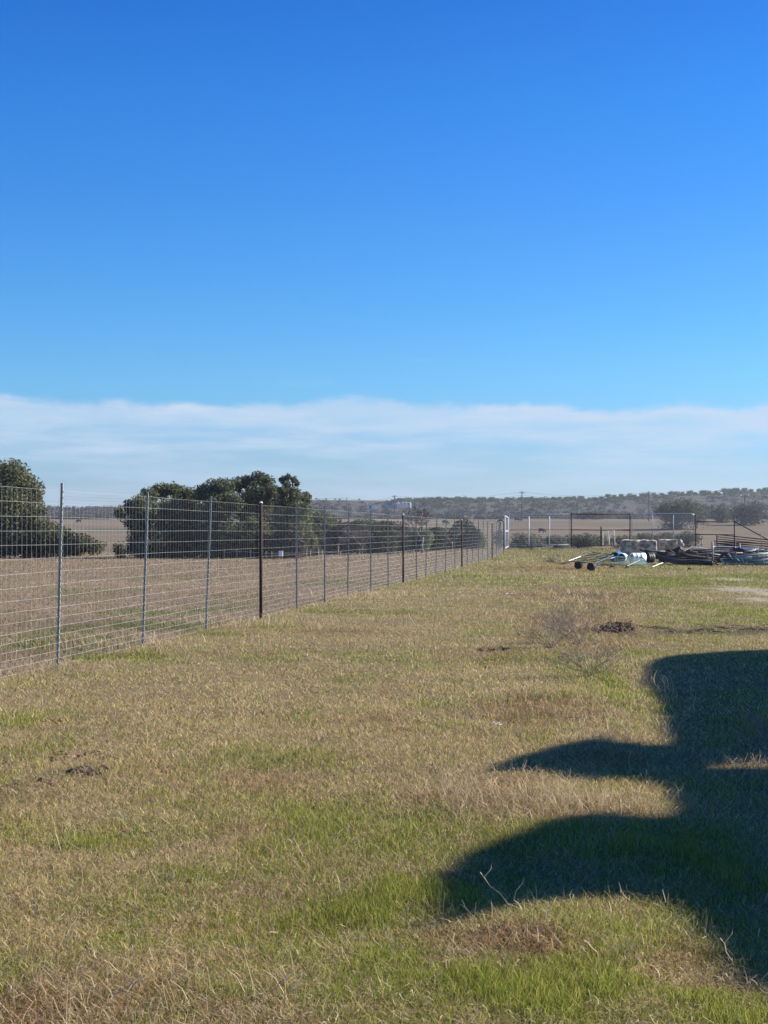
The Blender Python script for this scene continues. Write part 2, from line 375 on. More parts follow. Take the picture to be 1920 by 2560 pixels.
# ------------------------------------------------------------------ grass
def blade_mesh(name, x, y, L, Wd, lean, azi, col, seg2, label, cat, curl=.5, kind='stuff'):
    n = len(x); z = H(x, y) - .004
    d = np.stack([np.cos(azi), np.sin(azi)], 1)
    fa = rng.uniform(0, 2 * np.pi, n); s = np.stack([np.cos(fa), np.sin(fa)], 1) * (Wd / 2)[:, None]
    base = np.stack([x, y], 1)
    hm = L * .55 * np.cos(lean); om = L * .55 * np.sin(lean)
    l2 = np.minimum(lean + curl * rng.uniform(.2, 1.6, n), 2.0)
    ht = hm + L * .45 * np.cos(l2); ot = om + L * .45 * np.sin(l2)
    ht = np.maximum(ht, .006)
    kink = azi + rng.normal(0, .5, n); d2 = np.stack([np.cos(kink), np.sin(kink)], 1)
    tip = base + d * om[:, None] + d2 * (ot - om)[:, None]
    Vs = []; 
    b0 = np.concatenate([base - s, z[:, None]], 1); b1 = np.concatenate([base + s, z[:, None]], 1)
    tp = np.concatenate([tip, (z + ht)[:, None]], 1)
    if seg2:
        mid = base + d * om[:, None]
        m0 = np.concatenate([mid - s * .8, (z + hm)[:, None]], 1); m1 = np.concatenate([mid + s * .8, (z + hm)[:, None]], 1)
        V = np.stack([b0, b1, m1, m0, tp], 1).reshape(-1, 3)
        k = np.arange(n)[:, None] * 5
        loops = (k + np.array([[0, 1, 2, 3, 3, 2, 4]])).ravel()
        starts = (np.arange(n)[:, None] * 7 + np.array([[0, 4]])).ravel()
        C = np.repeat(col, 5, 0)
    else:
        V = np.stack([b0, b1, tp], 1).reshape(-1, 3)
        loops = np.arange(n * 3); starts = np.arange(0, n * 3, 3); C = np.repeat(col, 3, 0)
    return V, loops, starts, C

def palette(n, g, bey, xy=None):
    pick = rng.random(n)
    dry = np.array([[.64, .52, .29], [.51, .405, .22], [.78, .68, .43], [.37, .28, .155], [.58, .43, .245], [.52, .47, .21]])
    grn = np.array([[.27, .31, .065], [.35, .38, .085], [.18, .225, .048], [.44, .44, .13], [.26, .32, .07]])
    c = dry[rng.choice(6, n, p=[.28, .24, .10, .14, .12, .12])]
    db = np.array([[.50, .39, .27], [.42, .32, .22], [.62, .50, .36], [.34, .25, .18]])[rng.choice(4, n, p=[.35, .3, .15, .2])]
    c = np.where((bey > .5)[:, None], db, c)
    isg = pick < np.clip(g * .95 + .08, 0, .74)
    gg = grn[rng.choice(5, n)]; gg = np.where((bey > .5)[:, None], gg * np.array([.72, .72, 1.1]), gg)
    c = np.where(isg[:, None], gg, c)
    if xy is not None: c = c * np.where(bey > .5, .62 + .72 * fbm(xy[0] / 5, xy[1] / 1.6, 91, 4), .8 + .4 * fbm(xy[0] / 1.3, xy[1] / 1.3, 93, 4))[:, None]
    c = c * np.where(bey > .5, .90, .95)[:, None] * np.array([1.07, 1.0, .92])
    return c * rng.choice([.45, .7, .9, 1.1, 1.35], n, p=[.16, .2, .27, .25, .12])[:, None] * rng.uniform(.9, 1.1, n)[:, None], isg

def grass():
    Vall = []; Lall = []; Sall = []; Call = []; vo = lo = 0
    def put(res):
        nonlocal vo, lo
        V, l, s, C = res; Vall.append(V); Lall.append(l + vo); Sall.append(s + lo); Call.append(C); vo += len(V); lo += len(l)
    def sample(n, z0, z1, p):
        u = rng.random(n)
        if p == 1: z = 1 / (u * (1 / z0 - 1 / z1) + 1 / z1)
        else: z = (u * (z0 ** -p - z1 ** -p) + z1 ** -p) ** (-1 / p)
        x = np.where(rng.random(n) < .9, rng.uniform(-.32, .32, n), rng.uniform(-.5, .6, n)) * z + rng.uniform(-.4, .4, n)
        return x, z
    for (n, z0, z1, p, seg) in ((900000, 4.3, 24, 1, True), (420000, 24, 135, .8, False)):
        x, y = sample(n, z0, z1, p)
        g, nn, b, d, r, bey = fields(x, y)
        keep = rng.random(n) > np.maximum(np.maximum(b * .92, r * .6), d * .35); x, y, g, bey, nn, d = x[keep], y[keep], g[keep], bey[keep], nn[keep], d[keep]
        m = len(x); c, isg = palette(m, g, bey, (x, y))
        c = c * (1 - .35 * d)[:, None] * (1 - nn[:, None] * (1 - np.array([.74, .60, .56])))
        pxs = y / 1540
        Wd = np.maximum(.0032, pxs * .62) * rng.uniform(.6, 1.3, m)
        tall = fbm(x / .6, y / .6, 21, 3)
        L = np.where(isg, rng.uniform(.035, .075, m) * (1 + .7 * np.clip(g - .5, 0, 1)), rng.uniform(.03, .075, m)) * (.55 + .8 * tall)
        L = L * np.where(bey > .5, 1.35, 1)
        L = np.maximum(L, pxs * 2.2)
        lean = np.where(isg, np.abs(rng.normal(0, .55, m)), rng.uniform(.45, 1.5, m))
        put(blade_mesh('', x, y, L, Wd, lean, rng.uniform(0, 2 * np.pi, m), c, seg, '', ''))
    o = np_object('grass', np.concatenate(Vall), np.concatenate(Lall), np.concatenate(Sall), GRASSM, np.concatenate(Call))
    tagp(o, 'short mixed grass, dry straw coloured blades with green patches', 'grass', kind='stuff')
grass()

def weeds():
    # taller dry weeds, standing in tangled patches
    spots = [(1230, 2010, 190, 60, 1700, .22), (1420, 2015, 200, 40, 1700, .18), (1330, 1760, 260, 70, 1300, .15), (1520, 1845, 170, 30, 900, .18), (1600, 2030, 90, 25, 400, .16), (1130, 1960, 80, 60, 300, .22), (1560, 1810, 120, 40, 400, .18), (1270, 2360, 220, 70, 600, .13),
             (1640, 1720, 60, 60, 250, .25), (1500, 2280, 240, 35, 220, .13), (1720, 2350, 90, 50, 150, .16), (150, 2540, 400, 110, 700, .18), (620, 2480, 400, 120, 350, .2), (960, 1760, 160, 40, 420, .16),
             (1880, 1925, 90, 30, 300, .2), (1450, 1500, 180, 40, 1600, .22), (1400, 1570, 200, 50, 1800, .2), (1560, 1660, 120, 30, 500, .16), (1380, 1440, 220, 14, 1300, .22), (330, 1610, 400, 15, 900, .3), (640, 1560, 250, 12, 900, .3), (900, 1490, 200, 10, 900, .25), (100, 1680, 220, 18, 600, .28),
             (700, 2200, 600, 250, 240, .2), (300, 2100, 400, 250, 240, .2), (1000, 1650, 700, 120, 600, .16)]
    V = []; Ls = []; St = []; Cs = []; vo = lo = 0
    spots.append((0, 0, 0, 0, 150000, .085))
    for (px, py, rx, ry, n, hgt) in spots:
        n = int(n * 1.0); mat_ = rx == 0
        if mat_:
            y = 1 / (rng.random(n) * (1 / 4.3 - 1 / 24) + 1 / 24); x = rng.uniform(-.33, .33, n) * y
            g_, br_, b_, d_, r_, be_ = fields(x, y); kp = (rng.random(n) > g_ * 1.1) & (rng.random(n) < .35 + .65 * fbm(x / .5, y / .7, 88, 3)) & (be_ < .5); x, y, br_ = x[kp], y[kp], br_[kp]; n = len(x)
        else:
            gx, gy = gflat(px, py); gx2, _ = gflat(px + rx, py); _, y1 = gflat(px, py - ry); _, y2 = gflat(px, py + ry)
            a = rng.normal(0, .5, (n, 2)); x = gx + a[:, 0] * (gx2 - gx); y = gy + a[:, 1] * (y1 - y2) / 2
        # stems kink two or three times
        az = rng.uniform(0, 6.28, n); p = np.stack([x, y, H(x, y)], 1); ln = rng.uniform(.3, 1.0, n) * hgt / 3
        hgt_ = 1; el = rng.uniform(.25, 1.35, n); wd = np.maximum(.0016, y / 1540 * .20) * rng.uniform(.7, 1.3, n)
        col = np.array([[.58, .455, .27], [.47, .35, .20], [.74, .63, .40], [.36, .27, .155]])[rng.choice(4, n, p=[.35, .3, .12, .23])] * rng.uniform(.75, 1.2, n)[:, None]
        if mat_: el = rng.uniform(0, .9, n); p[:, 2] += rng.uniform(.01, .045, n); wd = wd * .9; col = col * (1 - br_[:, None] * (1 - np.array([.85, .72, .70]))) * rng.choice([.55, .85, 1.15], n)[:, None]
        pts = [p]
        for k in range(3):
            dirv = np.stack([np.cos(el) * np.cos(az), np.cos(el) * np.sin(az), np.sin(el)], 1)
            p = p + dirv * ln[:, None]; pts.append(p); el = np.maximum(el - rng.uniform(-.2, 1.0, n), -.25 if mat_ else -2); az = az + rng.normal(0, .6, n)
        sv = np.stack([np.cos(az + 1.5), np.sin(az + 1.5), np.zeros(n)], 1) * wd[:, None]
        vv = np.stack([pts[0] - sv, pts[0] + sv, pts[1] - sv, pts[1] + sv, pts[2] - sv * .8, pts[2] + sv * .8, pts[3] - sv * .4, pts[3] + sv * .4], 1).reshape(-1, 3)
        k = np.arange(n)[:, None] * 8
        V.append(vv); Ls.append((k + np.array([[0, 1, 3, 2, 2, 3, 5, 4, 4, 5, 7, 6]])).ravel() + vo); St.append(np.arange(0, n * 12, 4) + lo); Cs.append(np.repeat(col, 8, 0)); vo += n * 8; lo += n * 12
    o = np_object('dry_weeds', np.concatenate(V), np.concatenate(Ls), np.concatenate(St), GRASSM, np.concatenate(Cs))
    tagp(o, 'tangled brown dead weeds standing above the grass', 'weeds', kind='stuff')
weeds()

# ------------------------------------------------------------------ foliage tools
def leaf_quads(Pn, size, col, flat=.0):
    n = len(Pn)
    a = rng.normal(0, 1, (n, 3)); a[:, 2] *= (1 - flat); a /= np.linalg.norm(a, axis=1)[:, None] + 1e-9
    b = np.cross(a, rng.normal(0, 1, (n, 3))); b /= np.linalg.norm(b, axis=1)[:, None] + 1e-9
    c = np.cross(a, b); s = (size * rng.uniform(.6, 1.3, n))[:, None]
    V = np.stack([Pn - a * s * .9, Pn + b * s * .5 + c * s * .15, Pn + a * s, Pn - b * s * .5 + c * s * .1], 1).reshape(-1, 3)
    return V, np.arange(n * 4), np.arange(0, n * 4, 4), np.repeat(col, 4, 0)
def crown_points(lobes, dens, clusters=26, sig=.20, shell=.72):
    pts = []
    for (c, r) in lobes:
        c = np.array(c); r = np.array(r); vol = float((r[0] * r[1] * r[2]) ** (2 / 3))
        k = clusters; n = int(dens * vol)
        d = rng.normal(0, 1, (k, 3)); d /= np.linalg.norm(d, axis=1)[:, None]
        cc = d * rng.uniform(shell * .6, shell * 1.25, k)[:, None]
        i = rng.integers(0, k, n); w = rng.uniform(.6, 1.4, k)
        q = cc[i] + rng.normal(0, sig, (n, 3)) * w[i][:, None]
        ln = np.linalg.norm(q, axis=1); q = q / np.maximum(ln / 1.18, 1)[:, None]
        pts.append(c + q * r)
    return np.concatenate(pts)
OAKC = np.array([[.12, .137, .073], [.17, .18, .098], [.080, .098, .056], [.215, .22, .122], [.14, .142, .094]])
SAGE = np.array([[.10, .095, .055], [.13, .115, .075], [.075, .075, .045], [.09, .10, .045]])
GREYT = np.array([[.15, .125, .105], [.115, .095, .085], [.19, .165, .14], [.09, .08, .07]])
def colors(n, pal, jit=.2): return pal[rng.integers(0, len(pal), n)] * rng.uniform(1 - jit, 1 + jit, n)[:, None]
def twist(p0, p1, k=5, j=.08):
    p0 = Vector(p0); p1 = Vector(p1); L = (p1 - p0).length; o = [p0]
    for i in range(1, k):
        o.append(p0.lerp(p1, i / k) + Vector((random.gauss(0, j * L), random.gauss(0, j * L), random.gauss(0, j * L * .6))))
    return o + [p1]
def tree(name, base, lobes, label, cat, pal=OAKC, leaf=.13, dens=900, trunk_r=.22, group=None, clusters=26, sig=.2, shell=.72, smat=None, forks=1):
    t = thing(name, base, label, cat, group)
    b = Vector(base); mb = MB(); cen = sum((Vector(l[0]) for l in lobes), Vector()) / len(lobes)
    fork = b.lerp(Vector((cen.x * .5 + b.x * .5, cen.y, cen.z)), .38)
    mb.tube(twist(b - Vector((0, 0, .1)), fork, 4, .03), [trunk_r * 1.25, trunk_r, trunk_r * .9, trunk_r * .85, trunk_r * .8], 8)
    for (c, r) in lobes:
        pts = twist(fork, c, 5, .07); r0 = trunk_r * .5
        mb.tube(pts, [r0, r0 * .85, r0 * .65, r0 * .5, r0 * .35, r0 * .2], 6)
        for k in range(4):
            a = pts[random.randint(2, 4)]; e = Vector(c) + Vector((random.uniform(-.8, .8) * r[0], random.uniform(-.8, .8) * r[1], random.uniform(-.3, .9) * r[2]))
            mb.tube(twist(a, e, 3, .08), [r0 * .35, r0 * .25, r0 * .15, r0 * .06], 4)
    mb.build('trunk', smat or BARK, t, True)
    pts = crown_points(lobes, dens, clusters, sig, shell)
    pts = pts[pts[:, 2] > b.z + .05]
    V, l, s, C = leaf_quads(pts, np.full(len(pts), leaf), colors(len(pts), pal))
    np_object('crown', V, l, s, LEAFM, C, parent=t)
    return t
def lobes_px(L, dist, dd=.9, jit=1.2):
    out = []
    for (px, py, r) in L:
        d = dist + random.uniform(-jit, jit); p = P(px, py, d); rr = r * d / F
        out.append(((p.x, p.y, p.z), (rr, rr * dd * 1.2, rr * .88)))
    return out

# ------------------------------------------------------------------ the oaks beyond the fence
def oaks():
    D = 101
    A = lobes_px([(-30, 1200, 55), (25, 1195, 48), (62, 1225, 42), (0, 1260, 60), (60, 1275, 45), (-70, 1240, 60), (20, 1330, 55), (80, 1330, 45), (110, 1360, 28), (-60, 1320, 60), (50, 1368, 30), (85, 1298, 34), (100, 1330, 34), (128, 1350, 26), (40, 1300, 45), (5, 1375, 24), (100, 1378, 18), (84, 1250, 24)], D)
    tree('oak_tree', onto(-20, D), A, 'broad oak cut by the left edge of the picture, olive crown down to the grass', 'tree', group='oaks beyond the fence', dens=2800, leaf=.11, sig=.27, clusters=34,
         pal=np.array([[.13, .14, .075], [.165, .165, .095], [.09, .10, .055], [.20, .19, .12]]))
    specs = [
        ((352, 1392), [(300, 1284, 16), (325, 1272, 22), (350, 1258, 24), (372, 1240, 22), (335, 1310, 22), (380, 1290, 38), (350, 1345, 30), (385, 1350, 38), (335, 1372, 22), (375, 1380, 24), (405, 1382, 20)], 100.5, 'leftmost oak of the dark grove, low branches reaching out to the left'),
        ((445, 1392), [(405, 1226, 21), (432, 1222, 18), (452, 1240, 26), (425, 1275, 36), (475, 1245, 26), (470, 1295, 42), (430, 1335, 40), (480, 1360, 36), (430, 1380, 24), (470, 1382, 22)], 102.5, 'dark oak in the grove behind the second grey fence post'),
        ((535, 1390), [(505, 1232, 22), (530, 1222, 24), (560, 1218, 24), (540, 1265, 38), (575, 1255, 30), (520, 1310, 42), (565, 1330, 42), (530, 1365, 32), (515, 1382, 22), (560, 1380, 24)], 101.5, 'round topped oak in the middle of the dark grove'),
        ((632, 1388), [(592, 1212, 20), (617, 1205, 17), (645, 1197, 19), (668, 1206, 19), (640, 1232, 28), (680, 1232, 24), (610, 1262, 36), (660, 1280, 36), (625, 1325, 42), (590, 1365, 32), (660, 1350, 38), (610, 1380, 22), (650, 1380, 22)], 103, 'tallest oak of the grove, sky showing between its upper limbs'),
        ((715, 1388), [(709, 1200, 11), (719, 1192, 9), (733, 1198, 9), (742, 1209, 8), (718, 1212, 10), (706, 1229, 15), (729, 1224, 10), (738, 1238, 18), (758, 1246, 18), (715, 1262, 26), (752, 1278, 24), (765, 1305, 17), (705, 1305, 34), (740, 1330, 34), (700, 1360, 30), (690, 1378, 22), (735, 1375, 26), (768, 1350, 24)], 100, 'rightmost oak of the grove with a small separate head of leaves on top'),
    ]
    for (b, L, d, lab) in specs:
        tree('oak_tree', onto(b[0], d), lobes_px(L, d), lab, 'tree', group='oaks beyond the fence', dens=3000, leaf=.10, sig=.28, clusters=30)
oaks()

def bush(px, dist, w, h, label, pal, cat='bush', name='leafy_bush', group=None, leaf=.12, dens=700, n=5, sig=.24, shell=.8, low=True):
    """bush w by h photo pixels standing on the ground at this distance"""
    b = onto(px, dist); k = dist / F; W_, H_ = w * k, h * k; L = []
    for i in range(n):
        fx = random.uniform(-.34, .34) if i else random.uniform(-.1, .1); r = random.uniform(.28, .38)
        zz = random.uniform(.35, .78) * H_ if i else .74 * H_
        zz = min(zz, H_ * (1 - abs(fx) * .6) - r * H_ * .3)
        L.append(((b.x + fx * W_, b.y + random.uniform(-.2, .2) * W_, b.z + max(zz, .2 * H_)), (W_ * r, W_ * r, H_ * r * 1.05)))
    if low: L.append(((b.x, b.y, b.z + .22 * H_), (W_ * .46, W_ * .35, H_ * .26)))
    return tree(name, b, L, label, cat, pal, leaf, dens, max(.03, .03 * H_), group, 18, sig, shell)

def brush():
    bush(118, 100, 130, 78, 'wispy grey olive brush leaning out from the foot of the left oak', SAGE * 1.3, dens=700, n=8, leaf=.09, sig=.33)
    bush(200, 108, 100, 50, 'low olive bush between the left oak and the dark grove', SAGE * 1.2, dens=900, n=8, sig=.32, leaf=.10)
    bush(300, 98, 40, 40, 'small thin bush under the left end of the dark grove', SAGE, dens=500)
    rows = [(790, 122, 80, 85, OAKC * 1.1, 'dark green bush right against the end of the oak grove'),
            (768, 108, 50, 60, SAGE, 'olive bush under the rightmost oak of the grove'),
            (830, 128, 70, 68, SAGE * .9, 'olive bush behind the first clump of brush past the grove'),
            (862, 118, 75, 62, GREYT * .8, 'grey brown bush rising behind the thin grey posts right of the grove'),
            (905, 130, 80, 62, OAKC * 1.25, 'dark evergreen bush midway along the brush behind the fence'),
            (948, 122, 60, 56, SAGE * .85, 'olive bush just left of the second rusty post'),
            (985, 135, 75, 58, GREYT * .75, 'tall grey brush behind the second rusty post'),
            (1035, 128, 55, 44, OAKC * 1.4, 'low green bush right of the second rusty post'),
            (1080, 140, 60, 44, SAGE * .8, 'olive bush at the foot of the leafless tree'),
            (1125, 150, 66, 44, OAKC * 1.6, 'green bush halfway between the second and third rusty posts'),
            (1165, 145, 55, 58, SAGE * .9, 'olive bush behind the third rusty post'),
            (1188, 165, 40, 40, OAKC * 1.8, 'last green bush before the open pasture'),
            (655, 98.5, 60, 40, SAGE * .9, 'low olive bush in front of the tallest oak'),
            (560, 98.5, 50, 34, SAGE * 1.0, 'low olive bush in front of the middle oak'),
            (730, 99, 56, 52, GREYT * .9, 'grey leafless bush in front of the rightmost oak')]
    for (px, d, w, h, pal, lab) in rows: bush(px, d, w * 1.35, h * 1.22, lab, pal * .95, dens=1900, sig=.3, leaf=.11, n=9, group='brush along the creek behind the fence')
    low = [(1300, 190, 70, 40), (1345, 210, 60, 30), (1395, 200, 60, 30), (1465, 205, 90, 30), (1500, 235, 50, 22), (1560, 200, 60, 30), (1610, 240, 60, 26), (1665, 230, 80, 30), (1720, 210, 60, 34), (1250, 205, 40, 40)]
    labs = ['low dull green bush behind the white gate leaf', 'low bush under the nearest grazing cow', 'low bush behind the second white gate upright', 'wide low bush seen through the left half of the brown pipe frame',
            'small low bush behind the little white rack', 'low bush left above the stone blocks', 'low bush behind the left stone block', 'wide low bush above the right stone block', 'low bush beside the right end of the grey gate', 'low bush behind the last rusty fence posts']
    for (a, lab) in zip(low, labs): bush(a[0], a[1], a[2], a[3], lab, OAKC * .85 + .02, leaf=.15, dens=360, sig=.34, group='low bushes behind the cross fence')
    bush(1690, 455, 96, 72, 'round dark oak standing alone in the far pasture behind the grey gate', OAKC * .75, 'tree', 'round_oak', leaf=.36, dens=85, n=9, sig=.2, shell=.7)
    bush(1742, 470, 60, 60, 'brown leafless tree right of the round dark oak', GREYT * .8, 'tree', 'leafless_tree', leaf=.3, dens=45, n=5)
    bush(1806, 520, 52, 44, 'smaller dark tree behind the brown fence rails at the right', OAKC * .9, 'tree', 'pasture_tree', leaf=.38, dens=60, n=5)
    bush(1880, 500, 90, 60, 'grey green thicket at the right edge behind the diagonal brace', GREYT * .6 + .01, 'bush', 'thicket', leaf=.36, dens=45, n=6)
    bush(1480, 640, 70, 18, 'low grey thicket behind the top rail of the brown frame', GREYT * .6, 'bush', 'thicket', leaf=.36, dens=60, n=6)
brush()

# leafless tree among the brush
def branches(mb, p, d, L, r, depth, spread=.6, up=.1, minr=.004, n=(2, 3), sides=4):
    q = p + d * L; mid = p.lerp(q, .5) + Vector((random.gauss(0, .05 * L), random.gauss(0, .05 * L), random.gauss(0, .03 * L)))
    mb.tube([p, mid, q], [r, r * .8, r * .62], sides, cap=False)
    if depth <= 0: return
    for k in range(random.randint(*n)):
        nd = (d + Vector((random.gauss(0, spread), random.gauss(0, spread), random.gauss(0, spread * .8) + up))).normalized()
        st = p.lerp(q, random.uniform(.45, 1))
        branches(mb, st, nd, L * random.uniform(.6, .88), max(r * .6, minr), depth - 1, spread, up, minr, n, sides)
BARE = mat('pale grey bark', (.22, .195, .17), .9, 0, .3, 10, .1)
BARE2 = mat('grey brown twig bark', (.27, .225, .17), .9, 0, .3, 30, .1)
def bare_tree(px, dist, h, label, name='leafless_tree', m=None, r=.09, depth=6, group=None, spread=.42, trunks=1, minr=.012):
    b = onto(px, dist); t = thing(name, b, label, 'tree', group); mb = MB(); hm = h * dist / F
    tr = MB(); tr.tube([b - Vector((0, 0, .1)), b + Vector((0, 0, hm * .15)), b + Vector((hm * .02, 0, hm * .3))], [r * 1.2, r, r * .9], 7); tr.build('trunk', m or BARE, t, True)
    for k in range(3): branches(mb, b + Vector((0, 0, hm * (.22 + .03 * k))), Vector((random.gauss(0, .4), random.gauss(0, .4), 1)).normalized(), hm * .22, r * .6, depth, spread, .12, minr)
    mb.build('crown', m or BARE, t); return t
bare_tree(1055, 118, 135, 'tall leafless grey tree standing above the brush', r=.08, depth=6, minr=.014)
bare_tree(845, 112, 72, 'small leafless tree in the brush right of the oak grove', r=.05, depth=5, minr=.012)
bare_tree(905, 116, 80, 'leafless sapling behind the fence left of the second rusty post', r=.05, depth=5, minr=.012)
bare_tree(1130, 125, 75, 'leafless sapling left of the third rusty post', r=.05, depth=5, minr=.012)

# ------------------------------------------------------------------ far scrub, ridge trees
def scrub():
    N = 5200; x = rng.uniform(-420, 460, N); y = rng.uniform(655, 1040, N) ** 1.0
    X1000 = x / y * 1000
    n = fbm(x / 60, y / 60, 41, 3)
    clear = (X1000 > -58) & (X1000 < 5) & (y > 925)
    ok = (~clear) & (n > .34)
    x, y, n = x[ok], y[ok], n[ok]; X1000 = X1000[ok]
    z = H(x, y); P_ = []; C_ = []
    k = 46
    top = (y > 900) & (X1000 > 5)
    hgt = np.where(rng.random(len(x)) < .2, rng.uniform(2.0, 3.2, len(x)), rng.uniform(1.0, 2.2, len(x))) * np.where(y < 700, .8, 1)
    rad = hgt * rng.uniform(.9, 1.9, len(x))
    green = rng.random(len(x)) < np.where(top, .85, .30) + np.where(n > .6, .15, 0)
    tone = np.where(green[:, None], np.array([.050, .062, .026]), np.array([.105, .085, .070])) * rng.uniform(.7, 1.3, len(x))[:, None]
    tone = np.where((top & green)[:, None], tone * np.array([1.35, 1.5, .95]), tone)
    d = rng.normal(0, 1, (len(x), k, 3)); d /= np.linalg.norm(d, axis=2)[..., None]; d *= rng.uniform(.5, 1.05, (len(x), k))[..., None]
    d[..., 2] = np.abs(d[..., 2])
    pts = np.stack([x, y, z], 1)[:, None] + d * np.stack([rad, rad, hgt], 1)[:, None]
    cl = tone[:, None] * rng.uniform(.75, 1.25, (len(x), k, 1))
    V, l, s, C = leaf_quads(pts.reshape(-1, 3), np.full(len(x) * k, .55), cl.reshape(-1, 3))
    o = np_object('hillside_scrub', V, l, s, LEAFM, C)
    tagp(o, 'grey and green mesquite scrub covering the far hillside', 'scrub', kind='stuff')
scrub()
def ridge_trees():
    protos = []
    for k in range(4):
        t = thing('ridge_tree', (0, 0, 0), 'dark small tree on the far ridge line', 'tree', 'trees along the far ridge')
        L = [((random.uniform(-1.3, 1.3), random.uniform(-1, 1), random.uniform(1.8, 2.8)), (1.7, 1.6, 1.3)) for _ in range(4)]
        mb = MB(); mb.tube([(0, 0, -.3), (0, 0, 1.8)], [.2, .14], 5); mb.build('trunk', BARK, t)
        pts = crown_points(L, 60, 10, .3, .6); V, l, s, C = leaf_quads(pts, np.full(len(pts), .5), colors(len(pts), OAKC * 1.25)); np_object('crown', V, l, s, LEAFM, C, parent=t)
        protos.append(t)
    cnt = {}; xs = list(range(1010, 1925, 17)) + [95, 120, 160, 185, 215, 240, 262, 275, 300, 790, 815, 836, 848, 895]
    first = [True] * 4
    for i, px in enumerate(xs):
        px = px + random.uniform(-4, 4); d = random.uniform(975, 1020); b = onto(px, d); s = random.uniform(.45, .9) * (1.1 if px > 1500 else .85) * (.6 if 780 < px < 900 else 1)
        k = i % 4
        if first[k]: o = protos[k]; first[k] = False; o.location = b; o.scale = (s * random.uniform(.9, 1.6), s, s)
        else: o = dup(protos[k], b, (0, 0, random.uniform(0, 6)), scale=(s * random.uniform(.9, 1.7), s, s))
        o.rotation_euler = (0, 0, random.uniform(0, 6.28))
        lm = [(0, 'the left oak'), (155, 'the first grey fence post'), (780, 'the oak grove'), (900, 'the far white shed'), (1006, 'the second rusty fence post'), (1055, 'the leafless tree'), (1153, 'the third rusty fence post'), (1262, 'the white gate leaf'), (1305, 'the tallest pole'), (1373, 'the second white gate upright'), (1429, 'the left post of the brown pipe frame'), (1503, 'the middle post of the brown pipe frame'), (1575, 'the right post of the brown pipe frame'), (1622, 'the pole beside the round oak'), (1690, 'the round dark oak'), (1739, 'the left post of the braced panel'), (1806, 'the smaller dark tree'), (1862, 'the pole with white insulators')]
        m_ = [q for q in lm if q[0] <= px][-1][1]; cnt[m_] = cnt.get(m_, 0) + 1
        o['label'] = ['first', 'second', 'third', 'fourth', 'fifth', 'sixth', 'seventh', 'eighth', 'ninth', 'tenth'][cnt[m_] - 1] + ' small skyline tree to the right of ' + m_
        o['group'] = 'trees along the far ridge' if px > 1000 else ('trees on the left skyline' if px < 400 else 'trees on the green hilltop')
ridge_trees()
def far_hedge():
    # line of dark brush at the far side of the left pasture
    for i, px in enumerate([100, 118, 140, 160, 182, 205, 228, 250, 270]):  # nine in a row
        b = onto(px, 655); t = bush(px, 652 + random.uniform(-3, 3), 30, random.uniform(8, 14), ['leftmost', 'second', 'third', 'fourth', 'fifth', 'sixth', 'seventh', 'eighth', 'rightmost'][i] + ' clump of the dark brush row edging the far left pasture', OAKC * .9 + .01, 'bush', 'hedgerow_bush', 'brush row along the far pasture edge', leaf=.4, dens=60, n=4)
far_hedge()

